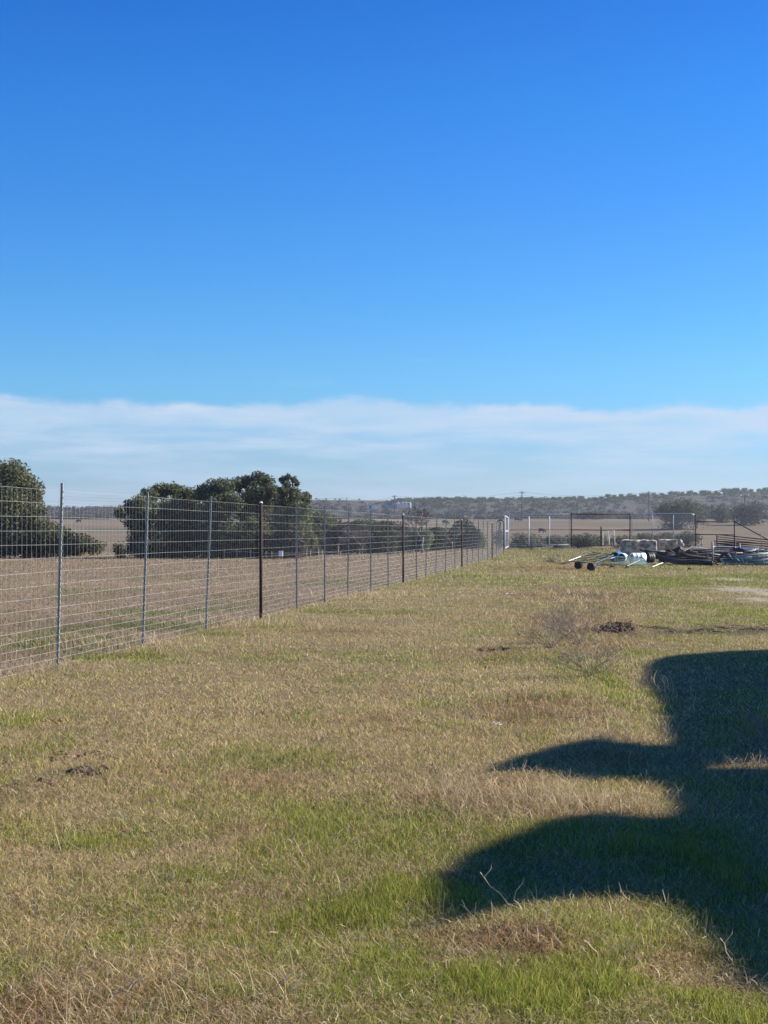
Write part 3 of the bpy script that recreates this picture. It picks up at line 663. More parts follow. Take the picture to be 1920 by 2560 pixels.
# ------------------------------------------------------------------ game fence
def game_fence():
    pipes = [(30.9, 2.33), (52.2, 2.30), (75.0, 2.30), (99.0, 2.28)]
    fx = lambda y: float(fenceline(y))
    t = thing('game_fence', (fx(30.9), 30.9, hh(fx(30.9), 30.9)), 'tall galvanised net wire game fence on grey and rusty posts crossing the pasture', 'fence')
    y0, y1 = 12.9, 119.5
    def hf(y): return float(np.interp(y, ZK, HK)) + .42 * math.exp(-((y - 124) / 12) ** 2) * float(sst(np.array((fx(y) + 1) / 9))) + .01
    # line wires
    sp = [.175] * 6 + [.165, .155, .14, .13, .12, .11, .105, .10, .095, .09, .085, .08]
    hs = [2.27]
    for q in sp: hs.append(hs[-1] - q)
    mb = MB(); ysamp = [y0]
    while ysamp[-1] < y1: ysamp.append(ysamp[-1] + max(.9, ysamp[-1] * .03))
    for h in hs:
        pts = [(fx(y) - .02, y, hf(y) + h + .004 * math.sin(y * 1.1 + h * 9)) for y in ysamp]
        mb.tube(pts, [max(.0013, y / 1540 * (.046 + .02 * math.exp(-((y - 55) / 22) ** 2))) for y in ysamp], 4)
    mb.build('line_wire', WIREM, t); mb = MB()
    dl = .1524 * .99
    y = y0
    while y < y1:
        x = fx(y) - .02; z = hf(y); r = max(.0009, y / 1540 * .027)
        mb.tube([(x, y, z + hs[-1]), (x + random.gauss(0, .002), y + random.gauss(0, .004), z + 1.2), (x, y, z + 2.27)], r, 3, cap=False)
        y += dl if y < 55 else dl * 2
    mb.build('stay_wire', mat('dull stay wire', (.42, .42, .40), .6, .1, .1, 20), t)
    tp = [12.9, 16.4, 20.0, 23.6, 27.35]
    for a, b in zip(pipes[:-1], pipes[1:]): tp += [a[0] + (b[0] - a[0]) * k / 6 for k in range(1, 6)]
    tp += [99 + 3.5 * k for k in (1, 2, 3, 4)]
    for i, y in enumerate(tp):
        x = fx(y) + .03; z = hh(x, y); m = MB(); lean = [-.05, -.055, -.055, -.075, -.09][i] if i < 5 else random.uniform(-.07, .02)
        top = Vector((x - lean * .0 + .0, y, z + 2.36)); bot = Vector((x + lean, y, z - .1))
        # T section: flange and web, with a row of studs
        d = (top - bot); M = d.to_track_quat('Z', 'X').to_matrix()
        c = (top + bot) / 2
        m.box(c, (.005, .027, d.length), M); m.box(c + M @ Vector((.0165, 0, 0)), (.028, .005, d.length), M)
        for k in range(30): m.box(bot + d * ((k + 1.5) / 32) + M @ Vector((-.007, 0, 0)), (.008, .012, .022), M)
        m.build('metal_post', GALV, t)
    for (y, h) in pipes + [(111.5, 2.3), (117.5, 2.3)]:
        x = fx(y) + .05; z = hh(x, y); m = MB(); lx = -.35 if y == 111.5 else 0
        m.tube([(x + lx, y, z - .1), (x, y, z + h)], .033 if y < 60 else .036, 12)
        p = m.build('pipe_post', RUST, t, True)
        c = MB(); c.tube([(x, y, z + h + .001), (x, y, z + h + .022), (x, y, z + h + .034)], [.036, .034, .016], 12); c.build('cap', WHITE, p)
game_fence()

# ------------------------------------------------------------------ cross fence and gates at the end of the pasture
D0 = 122.0
def W3(px, py, d=D0): return P(px, py, d)
def bar(mb, a, b, r, d=D0, n=8): mb.tube([W3(*a, d), W3(*b, d)], r, n)
def cross_fence():
    # white gate leaf swung open towards us
    b = W3(1266, 1370); t = thing('white_gate', b, 'narrow looking white gate leaf swung open beside the last rusty posts', 'gate')
    near, far = 119.6, 122.4
    f = MB()
    A = P(1262, 1289, near); B = P(1262, 1371, near); C = P(1270, 1294, far); Dd = P(1270, 1366, far)
    DULLW = mat('worn white paint', (.58, .58, .56), .7, 0, .15, 9); A2 = A.lerp(B, .47); C2 = C.lerp(Dd, .47)
    for a, c, r in ((A, B, .045), (C, Dd, .04), (A, C, .04), (B, Dd, .05), (A2, C2, .04)): f.tube([a, c], r, 8)
    f.build('gate_frame', DULLW, t, True)
    s = MB()
    for k in range(1, 10): s.tube([A.lerp(C, k / 10), B.lerp(Dd, k / 10)], .010, 4)
    for k in range(1, 14): s.tube([A.lerp(B, k / 14), C.lerp(Dd, k / 14)], .010, 4)
    s.build('mesh_infill', WIREM, t)
    # white mesh gate across the opening
    t = thing('mesh_gate', W3(1345, 1365), 'wide see-through gate with two white uprights left of the brown pipe frame', 'gate')
    f = MB(); bar(f, (1272, 1286), (1427, 1285), .018); bar(f, (1272, 1364), (1427, 1362), .03); bar(f, (1425, 1285), (1425, 1362), .028); bar(f, (1273, 1286), (1273, 1364), .028)
    f.build('gate_frame', GREYP, t, True)
    f = MB(); bar(f, (1272, 1325), (1427, 1324), .02); f.build('middle_rail', RUSTD, t, True)
    for px in (1322.5, 1373.5):
        f = MB(); bar(f, (px, 1291), (px, 1364), .042); f.build('upright', WHITE, t, True)
    s = MB()
    for k in range(1, 40): bar(s, (1272 + 153 * k / 40, 1286), (1272 + 153 * k / 40, 1363), .0045, n=3)
    for k in range(1, 16): bar(s, (1272, 1286 + 78 * k / 16), (1425, 1286 + 77 * k / 16), .0055, n=3)
    s.build('mesh_infill', WIREM, t)
    # brown pipe frame
    t = thing('pipe_fence', W3(1502, 1364), 'brown steel pipe fence panel with top, middle and bottom rails in front of the pasture', 'fence')
    for px, y0, y1 in ((1429, 1281, 1364), (1503, 1317, 1364), (1575, 1281, 1366)):
        f = MB(); bar(f, (px, y0), (px, y1 + 2), .045 if px != 1503 else .07); f.build('post', RUST, t, True)
    for y, x0, x1 in ((1285, 1430.5, 1573.5), (1324.5, 1430.5, 1573.5), (1363.5, 1430.5, 1553)):
        f = MB(); f.tube([W3(x0, y), W3((x0 + x1) / 2, y + .7), W3(x1, y)], .038 if y < 1330 else .03, 8); f.build('rail', RUST, t, True)
    # grey gate on the right
    t = thing('mesh_gate', W3(1655, 1365), 'wide pale grey pipe gate standing behind the two stone blocks', 'gate')
    f = MB()
    f.tube([W3(1580, 1366), W3(1580, 1288), W3(1582, 1284.5), W3(1600, 1284), W3(1715, 1283.5), W3(1730, 1285), W3(1734, 1289), W3(1735, 1366)], .028, 8)
    f.build('gate_frame', GREYP, t, True)
    f = MB(); bar(f, (1580, 1323), (1735, 1323.5), .024); f.build('middle_rail', RUSTD, t, True)
    for px in (1631, 1683): f = MB(); bar(f, (px, 1285), (px + 1, 1366), .036); f.build('upright', GREYP, t, True)
    f = MB(); f.tube([W3(1729, 1284, 121.9), W3(1735, 1287.5, 121.9)], [.05, .07], 8); f.build('hinge_cap', WHITE, t, True)
    s = MB()
    for k in range(1, 40): bar(s, (1580 + 155 * k / 40, 1285), (1580 + 155 * k / 40, 1366), .0045, n=3)
    for k in range(1, 16): bar(s, (1580, 1285 + 80 * k / 16), (1735, 1285 + 80 * k / 16), .0055, n=3)
    s.build('mesh_infill', WIREM, t)
    # braced corner at the right
    t = thing('pipe_fence', W3(1788, 1365), 'brown two rail pipe panel with a long diagonal brace running down to the right edge', 'fence')
    for px in (1739, 1836): f = MB(); bar(f, (px, 1287), (px, 1368), .045); f.build('post', RUST, t, True)
    for y in (1304, 1336): f = MB(); bar(f, (1740.5, y), (1834.5, y + .5), .038); f.build('rail', RUST, t, True)
    f = MB(); f.tube([W3(1837, 1304), W3(1925, 1352), W3(1950, 1366)], .045, 8); f.build('brace', RUST, t, True)
    # wire fence that carries on to the right
    t = thing('pole_rack', W3(1522, 1362, 119), 'small white frame of three uprights and a sloping bar before the brown pipes', 'rack')
    for x0, y0, x1, y1, r in ((1506, 1328, 1507, 1361, .035), (1520, 1328, 1523, 1359, .038), (1535, 1325, 1537, 1361, .03)):
        f = MB(); f.tube([W3(x0, y0, 119), W3((x0 + x1) / 2 + .6, (y0 + y1) / 2, 119), W3(x1, y1 + 2, 119)], r, 6); f.build('upright', mat('bleached wood', (.66, .62, .56), .9, 0, .15, 10), t)
    f = MB(); f.tube([W3(1505, 1330, 118.9), W3(1521, 1334, 118.9), W3(1536, 1337, 118.9)], .035, 6); f.build('crossbar', WHITE, t)
    g = 'stub posts behind the scrap pile'
    for px, y0, y1, lab in ((1755, 1343, 1368, 'short pale wooden stub post between the two brown posts'), (1903, 1334, 1352, 'short pale stub post behind the diagonal brace at the right edge')):
        t = MB(); d = 119; t.tube([W3(px + 1, y1, d), W3(px - .3, (y0 + y1) / 2, d), W3(px, y0, d)], [.05, .045, .035], 7); o = t.build('stub_post', WOOD, None); tagp(o, lab, 'post', g)
cross_fence()

# low old fence in front of the grove with a white box on it
def old_fence():
    d = 97.5; t = thing('old_wire_fence', onto(700, d), 'old low fence of short crooked pale posts and one wire below the oaks', 'fence')
    xs = [560, 592, 627, 664, 680, 740, 767, 777, 797, 806, 850, 900, 1035]
    tops = []
    for px in xs:
        b = onto(px, d); h = random.uniform(.40, .62); m = MB(); tp = b + Vector((random.uniform(-.05, .05), 0, h)); tops.append(tp)
        m.tube([b - Vector((0, 0, .1)), b.lerp(tp, .5) + Vector((random.uniform(-.02, .02), 0, 0)), tp], [.035, .03, .026], 6); m.build('post', WOOD, t)
    m = MB(); m.tube([tp - Vector((0, .04, .12)) for tp in tops], .010, 4); m.build('wire', WIREM, t)
    b = onto(702, d - .5); t = thing('white_box', b, 'white box standing by the old low fence under the oaks', 'box')
    w = 10 * d / F; h = 12 * d / F; z0 = .17; m = MB(); m.box(b + Vector((0, 0, z0 + h / 2)), (w, w, h)); m.build('body', WHITE, t)
    m = MB(); m.box(b + Vector((0, 0, z0 + h + .016)), (w + .03, w + .03, .028)); m.build('lid', WHITE, t)
    for s in (-1, 1): m = MB(); m.tube([b + Vector((s * w * .35, 0, -.05)), b + Vector((s * w * .35, 0, z0))], .02, 6); m.build('leg', WOOD, t)
old_fence()

# ------------------------------------------------------------------ cows
def make_cow(graze):
    # skeleton: (position, radius) with the head towards +X; standing shoulder height 1.35 m
    v = {}; E = []
    def j(n, x, y, z, r, r2=None): v[n] = (x, y, z, r * 1.25, (r2 or r) * 1.25)
    j('pel', -.72, 0, 1.10, .33, .34); j('belly', -.25, 0, 1.02, .38, .40); j('chest', .28, 0, 1.02, .36, .41); j('sho', .58, 0, 1.08, .27, .36)
    j('rump', -.98, 0, 1.14, .22, .22); j('tail1', -1.14, 0, 1.12, .04); j('tail2', -1.17, 0, .75, .03); j('tail3', -1.17, 0, .45, .05)
    if graze: j('neck', .92, 0, .85, .17, .2); j('poll', 1.18, 0, .48, .14); j('nose', 1.30, 0, .20, .10); j('muz', 1.33, 0, .08, .085)
    else: j('neck', .95, 0, 1.25, .17, .2); j('poll', 1.20, 0, 1.42, .14); j('nose', 1.45, 0, 1.28, .10); j('muz', 1.55, 0, 1.20, .085)
    E += [('pel', 'belly'), ('belly', 'chest'), ('chest', 'sho'), ('sho', 'neck'), ('neck', 'poll'), ('poll', 'nose'), ('nose', 'muz'), ('pel', 'rump'), ('rump', 'tail1'), ('tail1', 'tail2'), ('tail2', 'tail3')]
    for s, k in ((-1, 'r'), (1, 'l')):
        o = .05 * s
        j('hip' + k, -.78, .2 * s, .86, .19); j('stif' + k, -.62 + o, .22 * s, .68, .13); j('hock' + k, -.92 + o, .21 * s, .44, .07); j('hf' + k, -.86 + o, .21 * s, .14, .05); j('hh' + k, -.82 + o, .21 * s, .02, .065)
        E += [('pel', 'hip' + k), ('hip' + k, 'stif' + k), ('stif' + k, 'hock' + k), ('hock' + k, 'hf' + k), ('hf' + k, 'hh' + k)]
        j('el' + k, .46, .19 * s, .74, .13); j('kn' + k, .48 - o, .19 * s, .42, .07); j('ff' + k, .47 - o, .19 * s, .14, .05); j('fh' + k, .50 - o, .19 * s, .02, .065)
        E += [('sho', 'el' + k), ('el' + k, 'kn' + k), ('kn' + k, 'ff' + k), ('ff' + k, 'fh' + k)]
        p = v['poll']; j('ear' + k, p[0] - .06, .24 * s, p[2] + .05, .035); E.append(('poll', 'ear' + k))
    names = list(v); me = bpy.data.meshes.new('cow_body'); me.from_pydata([v[n][:3] for n in names], [(names.index(a), names.index(b)) for a, b in E], []); me.update()
    o = bpy.data.objects.new('cow', me); COL.objects.link(o)
    sk = o.modifiers.new('skin', 'SKIN'); sk.use_smooth_shade = True
    if not me.skin_vertices: me.attributes.new('skin', 'FLOAT', 'POINT')
    for i, n in enumerate(names):
        me.skin_vertices[0].data[i].radius = (v[n][3], v[n][4]); me.skin_vertices[0].data[i].use_root = (n == 'belly')
    sub = o.modifiers.new('sub', 'SUBSURF'); sub.levels = 1; sub.render_levels = 1
    me.materials.append(HIDE); return o
g_cow = 'cattle grazing in the far pasture'
cg = None
def bake_skin(o):
    dg = bpy.context.evaluated_depsgraph_get(); me = bpy.data.meshes.new_from_object(o.evaluated_get(dg)); o.modifiers.clear(); o.data = me
    if not me.materials: me.materials.append(HIDE)
def cows():
    a = make_cow(True); 
    try: bake_skin(a)
    except Exception as e: print('skin bake', e)
    spots = [(1355, 1333, 17, 0, 'black cow grazing nearest to us, behind the mesh gate with two white uprights', HIDE), (1294, 1305, 17, .25, 'black cow grazing above the left part of the mesh gate, farther up the pasture', HIDE),
             (1251, 1308, 13, 2.9, 'black cow right behind the top of the white gate leaf', HIDE), (1114, 1313, 18, .4, 'black cow grazing right of the leafless tree', HIDE),
             (196, 1308, 12, 2.8, 'black cow alone in the far left pasture between the oak and the grove', HIDE), (1165, 1297, 11, .1, 'white cow in the far pasture', HIDEW)]
    for i, (px, py, w, rz, lab, m) in enumerate(spots):
        g = G(px, py)
        if m is HIDE: o = a if i == 0 else a.copy()
        else: o = a.copy(); o.data = a.data.copy(); o.data.materials.clear(); o.data.materials.append(m)
        if i: COL.objects.link(o)
        s = (w * g.y / F) / 2.45; s = min(max(s * 1.1, .85), 1.5); g = g + Vector((0, 0, .05))
        o.location = g; o.rotation_euler = (0, 0, rz); o.scale = (s, s, s); tagp(o, lab, 'cow', g_cow); print('cow', px, g.y, s)
cows()

# ------------------------------------------------------------------ utility poles
def poles():
    L = [(867, 1243, 690, 'thin pole on the skyline of the green hilltop', 0), (986, 1238, 640, 'pole with a crossarm beside the white hoops', 1), (1305, 1228, 610, 'tall dark pole rising above the ridge behind the mesh gate', 1),
         (1294, 1247, 690, 'thin shorter pole just left of the tall one behind the mesh gate', 0), (1443, 1243, 640, 'pole behind the left end of the brown pipe fence', 0), (1622, 1228, 600, 'pole left of the round dark oak', 1), (1862, 1236, 560, 'pole at the right with two white insulators on its crossarm', 2)]
    tops = []
    for px, y0, d, lab, arm in L:
        b = onto(px, d); tz = P(px, y0, d).z; t = thing('utility_pole', b, lab, 'utility pole', 'power line poles crossing the far pasture'); m = MB()
        m.tube([b - Vector((0, 0, .3)), (b.x, b.y, tz)], [.24, .17] if arm else [.17, .13], 8); m.build('pole', POLEM, t, True)
        if arm:
            m = MB(); m.box((b.x, b.y - .25, tz - .7), (3.2 if arm == 2 else 2.0, .14, .2)); m.build('crossarm', POLEM, t)
            for s in (-1, 1):
                m = MB(); m.tube([(b.x + s * (1.4 if arm == 2 else .9), b.y - .25, tz - .6), (b.x + s * (1.4 if arm == 2 else .9), b.y - .25, tz - .1)], [.2, .16] if arm == 2 else [.1, .07], 8); m.build('insulator', WHITE if arm == 2 else GREYP, t)
        tops.append(Vector((b.x, b.y, tz - .3)))
    order = sorted([tops[i] for i in (0, 1, 2, 5, 6)], key=lambda v: v.x); order = [order[0] + Vector((-140, 60, 2))] + order + [order[-1] + Vector((90, -30, 0))]
    m = MB()
    for dz in (0, -1.3):
        for a, b in zip(order[:-1], order[1:]):
            pts = [a.lerp(b, k / 10) + Vector((0, 0, dz - 1.6 * (1 - (2 * k / 10 - 1) ** 2))) for k in range(11)]; m.tube(pts, .035, 3)
    o = m.build('power_line', RUSTD); tagp(o, 'thin sagging wires strung between the far utility poles', 'power line')
poles()

# ------------------------------------------------------------------ white structures on the far hill
def far_white():
    d = 830
    g = 'white pipe hoops on the far hill'
    cols = [(987, 0), (995, 0), (1003, 1), (1011, 1), (1019, 1), (1026, 1)]
    t = thing('hoop_frame', onto(1008, d), 'row of white bent pipe hoops on the far hillside right of a pole', 'frame')
    for k, (px, bent) in enumerate([(986, 0), (992, 0), (997, 1), (1008, 1), (1017, 1), (1026, 1)]):
        m = MB(); y0, y1 = 1257, 1269 + (k % 2)
        pts = [P(px, y1, d)] + [P(px, y0 + 1, d), P(px - 1, y0, d), P(px - 5, y0, d)] if bent else [P(px, y1, d), P(px, y0, d)]
        m.tube(pts, .45 if bent else .35, 6); m.build('hoop', WHITE, t)
    t = thing('shed', onto(928, d), 'small white shed on the far hillside left of the hoops', 'shed')
    m = MB(); a = P(929, 1268, d); m.box(a, (4.6, 4, 2.4)); m.build('wall', WHITE, t)
    m = MB(); m.box(P(929, 1262.5, d), (5.2, 4.6, .4)); m.build('roof', GREYP, t)
    m = MB(); m.box(P(926, 1268.5, d) - Vector((0, 2.03, 0)), (1.2, .1, 1.6)); m.build('door', RUSTD, t)
    m = MB(); m.box(P(919, 1265, d), (.6, .6, 3.8)); m.build('chimney', WHITE, t)
    o = MB(); o.box(P(972, 1266, d), (8, 3, 2.0)); o.box(P(974, 1260, d), (3, 2.4, 1.2)); q = o.build('low_building', mat('faded teal wall', (.22, .30, .31), .8, 0, .4, .4)); tagp(q, 'low dark grey green building between the shed and the hoops', 'building')
far_white()

# ------------------------------------------------------------------ stone blocks
def rough_block(name, corners_px, d, depth, m, label, seed, amp=.05):
    x0, y0, x1, y1 = corners_px; a = P(x0, y1, d); b = P(x1, y0, d); random.seed(seed)
    w = b.x - a.x; h = b.z - a.z; nx, ny, nz = 18, 10, 8; import bmesh
    bm = bmesh.new(); bmesh.ops.create_cube(bm, size=1); bmesh.ops.subdivide_edges(bm, edges=bm.edges[:], cuts=11, use_grid_fill=True)
    for v in bm.verts:
        p = v.co * 2; rr = max(abs(p.x), abs(p.y), abs(p.z))
        q = Vector((p.x, p.y, p.z)); k = (abs(q.x) ** 14 + abs(q.y) ** 14 + abs(q.z) ** 14) ** (1 / 14); q = q / k
        v.co = Vector((a.x + w / 2 + q.x * w / 2, d + depth / 2 + q.y * depth / 2, a.z + h / 2 + q.z * h / 2))
        n = np.array([v.co.x * 2.2 + seed, v.co.y * 2.2 + v.co.z * 3.1]); f = float(fbm(n[:1], n[1:], seed, 4)[0]) - .5
        f2 = float(fbm(np.array([v.co.z * 5 + v.co.x * 1.3]), np.array([v.co.y * 5 - v.co.x * 4]), seed + 3, 3)[0]) - .5
        v.co += q.normalized() * (f * amp * 3 + f2 * amp * 1.6)
    me = bpy.data.meshes.new(name); bm.to_mesh(me); bm.free(); o = link_mesh(name, me, m); tagp(o, label, 'stone block', 'stone blocks behind the scrap pile'); return o
rough_block('stone_block', (1557, 1350, 1644, 1392), 103, 1.3, STONE, 'left rough tan stone block with a flat top behind the white pipe', 3)
rough_block('stone_block', (1648, 1348.5, 1693, 1390), 105, 1.4, STONE, 'right tan stone block with a pale broken end', 5, .06)
def rubble():
    g = 'pale broken rocks against the right stone block'
    for k in range(9):
        px = 1693 + random.uniform(-4, 12); py = 1353 + 30 * (k / 9) + random.uniform(-2, 2); r = random.uniform(4.5, 7) * 104 / F; c = P(px, py, 104.3)
        import bmesh
        bm = bmesh.new(); bmesh.ops.create_icosphere(bm, subdivisions=2, radius=r)
        for v in bm.verts: v.co = c + Vector((v.co.x * random.uniform(.75, 1.2), v.co.y * random.uniform(.8, 1.3), v.co.z * random.uniform(.7, 1.1)))
        me = bpy.data.meshes.new('broken_rock'); bm.to_mesh(me); bm.free(); o = link_mesh('broken_rock', me, STONED); tagp(o, 'pale broken rock heaped against the end of the right stone block', 'rock', g)
rubble()

# ------------------------------------------------------------------ scrap pile
def tyre(px, py, d, r, ang, label):
    c = P(px, py, d); t = thing('tyre', Vector((c.x, c.y, hh(c.x, c.y))), label, 'tyre', 'black tyres under the metal gate'); ax = Vector((math.cos(ang), math.sin(ang), 0)); side = Vector((0, 0, 1)).cross(ax)
    m = MB(); prof = [(-.10, .62), (-.115, .85), (-.09, .98), (0, 1.02), (.09, .98), (.115, .85), (.10, .62)]
    n = 24; vs = []; fs = []
    for k in range(n):
        w = 2 * math.pi * k / n; rad = side * math.cos(w) + Vector((0, 0, 1)) * math.sin(w)
        for (o, q) in prof: vs.append(c + ax * o + rad * r * q)
    K = len(prof)
    for k in range(n):
        for j in range(K): fs.append((k * K + j, k * K + (j + 1) % K, ((k + 1) % n) * K + (j + 1) % K, ((k + 1) % n) * K + j))
    m.add(vs, fs); m.build('tread', BLACKR, t, True)
    m = MB(); m.tube([c - ax * .07, c - ax * .03, c + ax * .03, c + ax * .07], [r * .60, r * .5, r * .5, r * .60], 20); m.build('rim', RUSTD, t, True)
def drum(px, py, d, r, L, direc, m1, m2, label, name='drum', group=None, open_=True):
    c = P(px, py, d); a = Vector(direc).normalized(); t = thing(name, Vector((c.x, c.y, hh(c.x, c.y))), label, 'drum' if name == 'drum' else 'pipe', group)
    mb = MB(); n = 24; u = a.cross(Vector((0, 0, 1))).normalized(); v = a.cross(u); vs = []; fs = []
    prof = [(0, r * .9), (0, r), (L * .02, r * 1.03), (L * .04, r), (L * .33, r), (L * .345, r * 1.03), (L * .36, r), (L * .66, r), (L * .675, r * 1.03), (L * .69, r), (L, r), (L, r * .9)]
    if open_: prof = prof + [(L * .1, r * .9)]
    for k in range(n):
        w = 2 * math.pi * k / n
        for (o, q) in prof: vs.append(c + a * o + (u * math.cos(w) + v * math.sin(w)) * q)
    K = len(prof)
    for k in range(n):
        for j in range(K - 1 if not open_ else K): fs.append((k * K + j, k * K + (j + 1) % K, ((k + 1) % n) * K + (j + 1) % K, ((k + 1) % n) * K + j))
    mb.add(vs, fs); mb.build('shell', m1, t, True)
    cp = MB(); cp.tube([c + a * L * .93, c + a * L * .97], r * .89, 20); cp.build('end_plate', m2, t)
    return t
def scrap():
    # rail gate lying across the tyres
    tyre(1446.5, 1412.5, 71, .185, .9, 'left black tyre under the end of the fallen tube gate')
    tyre(1478.5, 1417, 68, .185, .95, 'right black tyre nearest to us under the fallen tube gate')
    def panel(pts4, nr, r, m, label, name='tube_gate', group=None, vert=2, mm=None, cat='gate'):
        """four corners (px, py, dist): A-B is one end, D-C the other; rails run from A..B to D..C"""
        A, B, C, Dd = [P(*q) for q in pts4]; base = min((A, B, C, Dd), key=lambda v: v.z); t = thing(name, Vector((base.x, base.y, hh(base.x, base.y))), label, cat, group)
        f = MB(); k = .06; loop = []
        cs = [A, B, C, Dd]
        for i in range(4):
            p = cs[i]; pr = cs[i - 1]; nx = cs[(i + 1) % 4]
            loop += [p.lerp(pr, k), p.lerp(pr, k * .3).lerp(nx, k * .3), p.lerp(nx, k)]
        loop.append(loop[0]); f.tube(loop, r, 7); f.build('frame', m, t, True)
        for i in range(1, nr + 1):
            w = i / (nr + 1); q = MB(); a = A.lerp(B, w); b = Dd.lerp(C, w); sag = Vector((0, 0, random.uniform(-.02, .02))); q.tube([a, a.lerp(b, .5) + sag, b], r * .85, 6); q.build('rail', mm or m, t, True)
        for i in range(1, vert + 1):
            w = i / (vert + 1); q = MB(); q.tube([A.lerp(Dd, w) + Vector((0, -.03, .01)), B.lerp(C, w) + Vector((0, -.03, .01))], r * .7, 6); q.build('upright', m, t, True)
        return t
    panel([(1422, 1403, 71.5), (1479, 1381, 75.5), (1535, 1387, 74.5), (1487, 1408.5, 69.3)], 5, .024, mat('dark galvanised tube', (.085, .09, .09), .75, 0, .3, 6), 'grey tube gate lying tilted on the two black tyres', vert=1)
    b = MB(); b.tube([P(1422, 1402, 71.2), P(1452, 1391, 73)], .02, 7); o = b.build('white_bar', WHITE); tagp(o, 'short white bar along the left edge of the fallen tube gate', 'bar')
    panel([(1492, 1411, 72), (1502, 1391, 74.5), (1606, 1393, 75.5), (1624, 1414, 74)], 5, .022, TEALP, 'dark teal tube gate lying under the white pipes', mm=TEALP)
    drum(1537, 1393, 78, .26, 1.0, (.35, .93, .02), BLUEP, TEALP, 'blue drum lying left of the white pipes')
    drum(1553, 1395, 77, .23, .8, (.3, .95, 0), WHITE, TEALP, 'white and teal drum with its open end towards us', name='drum')
    drum(1579, 1394, 77.5, .235, .72, (.95, .3, 0), WHITE, BLACKP, 'long white pipe with a dark open left end', name='culvert_pipe')
    drum(1617, 1394, 78.5, .27, .35, (1, .5, 0), BLACKP, BLACKP, 'black drum standing on edge at the right end of the white pipe')
    # white slats and bars
    for (x0, y0, x1, y1, lab) in ((1568, 1415, 1600, 1400, 'thin white bar leaning across the teal gate'), (1631, 1417, 1657, 1407, 'white board end lying on the grass in front of the pile'), 
                                 (1526, 1396, 1536, 1394, 'small white piece left of the blue drum')):
        m = MB(); a = P(x0, y0, 71.6); b_ = P(x1, y1, 72.2); m.tube([a, a.lerp(b_, .5) + Vector((0, 0, .005)), b_], .022 if x0 == 1631 else .011, 6); o = m.build('white_bar', WHITE); tagp(o, lab, 'bar', 'white bars in the scrap pile')
    # big dark hose and pipes
    m = MB(); m.tube([P(1622, 1386, 79), P(1640, 1389, 79), P(1660, 1395, 78.5), P(1680, 1402, 78), P(1700, 1405, 78), P(1740, 1405, 78), P(1782, 1407, 77.5)], [.07, .085, .10, .13, .14, .14, .15], 12); o = m.build('bent_pipe', BLACKP, smooth=True); tagp(o, 'long thick dark pipe bending down along the front of the scrap pile', 'pipe')
    random.seed(31)
    pipes = [(1640, 1390, 1775, 1384, .06, RUSTD), (1655, 1398, 1790, 1392, .07, RUST), (1660, 1384, 1745, 1379, .06, RUST), (1690, 1401, 1784, 1399, .05, WOOD), (1700, 1394, 1782, 1388, .05, WOOD), (1650, 1400, 1700, 1384, .05, RUST),
             (1610, 1377, 1662, 1379, .06, BLACKP), (1665, 1381, 1720, 1396, .05, RUSTD), (1600, 1374, 1640, 1382, .04, RUSTD), (1670, 1376, 1700, 1392, .06, RUSTD), (1720, 1391, 1790, 1385, .08, RUSTD), (1640, 1394, 1690, 1398, .08, RUSTD), (1700, 1386, 1780, 1396, .09, RUSTD), (1735, 1381, 1800, 1378, .06, RUST), (1645, 1383, 1690, 1388, .09, RUSTD), (1690, 1390, 1740, 1398, .10, RUSTD), (1740, 1396, 1786, 1402, .09, RUSTD), (1780, 1399, 1870, 1391, .08, RUSTD), (1790, 1404, 1900, 1402, .07, RUSTD), (1850, 1392, 1930, 1400, .07, BLACKP), (1800, 1389, 1880, 1387, .06, RUST), (1870, 1405, 1940, 1396, .09, RUSTD)]
    for i, (x0, y0, x1, y1, r, mm) in enumerate(pipes):
        d = 79.5 + (i % 6) * .35; m = MB(); lone = x0 >= 1780; a = P(x0, y0, d); b_ = P(x1, y1, d + .5); m.tube([a, a.lerp(b_, .3) + Vector((0, 0, random.uniform(-.05, .05))), a.lerp(b_, .7) + Vector((0, 0, random.uniform(-.05, .05))), b_], r, 8)
        o = m.build('timber' if mm is WOOD else 'rusty_pipe', mm, smooth=True)
        tagp(o, 'weathered timber lying on top of the scrap pile' if mm is WOOD else (('black pipe lying behind the white pipe' if not lone else 'black pipe lying under the livestock panels') if mm is BLACKP else ('dark rusty pipe lying under the livestock panels at the right' if lone else 'dark rusty pipe jumbled in the middle of the scrap pile')), 'timber' if mm is WOOD else 'pipe', 'timbers on the scrap pile' if mm is WOOD else ('' if mm is BLACKP else ('rusty pipes under the livestock panels' if lone else 'rusty pipes in the scrap pile')) or None)
    for i in range(34):
        px = random.uniform(1640, 1900); py = random.uniform(1376, 1408); d = 79 + random.uniform(-1, 3.5); a = P(px, py, d); L_ = random.uniform(.5, 1.8); an = random.choice([random.gauss(0, .12), random.gauss(0, .5)])
        b_ = a + Vector((L_ * math.cos(an), random.uniform(-.4, .4), L_ * math.sin(an) * .6)); a.z = max(a.z, .05); b_.z = min(max(b_.z, .05), 1.0)
        k = i % 6; mm, kind, lab, gr = [(RUST, 'rusty_pipe', 'thin rusty pipe sticking out of the scrap heap', 'thin rusty pipes in the scrap heap'), (GREYP, 'metal_tube', 'grey metal tube in the tangle of the scrap heap', 'grey tubes in the scrap heap'), (RUSTD, 'rusty_pipe', 'thin rusty pipe sticking out of the scrap heap', 'thin rusty pipes in the scrap heap'),
               (WOOD, 'board', 'bleached board end lying in the scrap heap', 'boards in the scrap heap'), (BLACKP, 'black_hose', 'black hose lying in the scrap heap', 'black hoses in the scrap heap'), (TEALP, 'metal_tube', 'dark teal metal tube in the scrap heap', 'teal tubes in the scrap heap')][k]
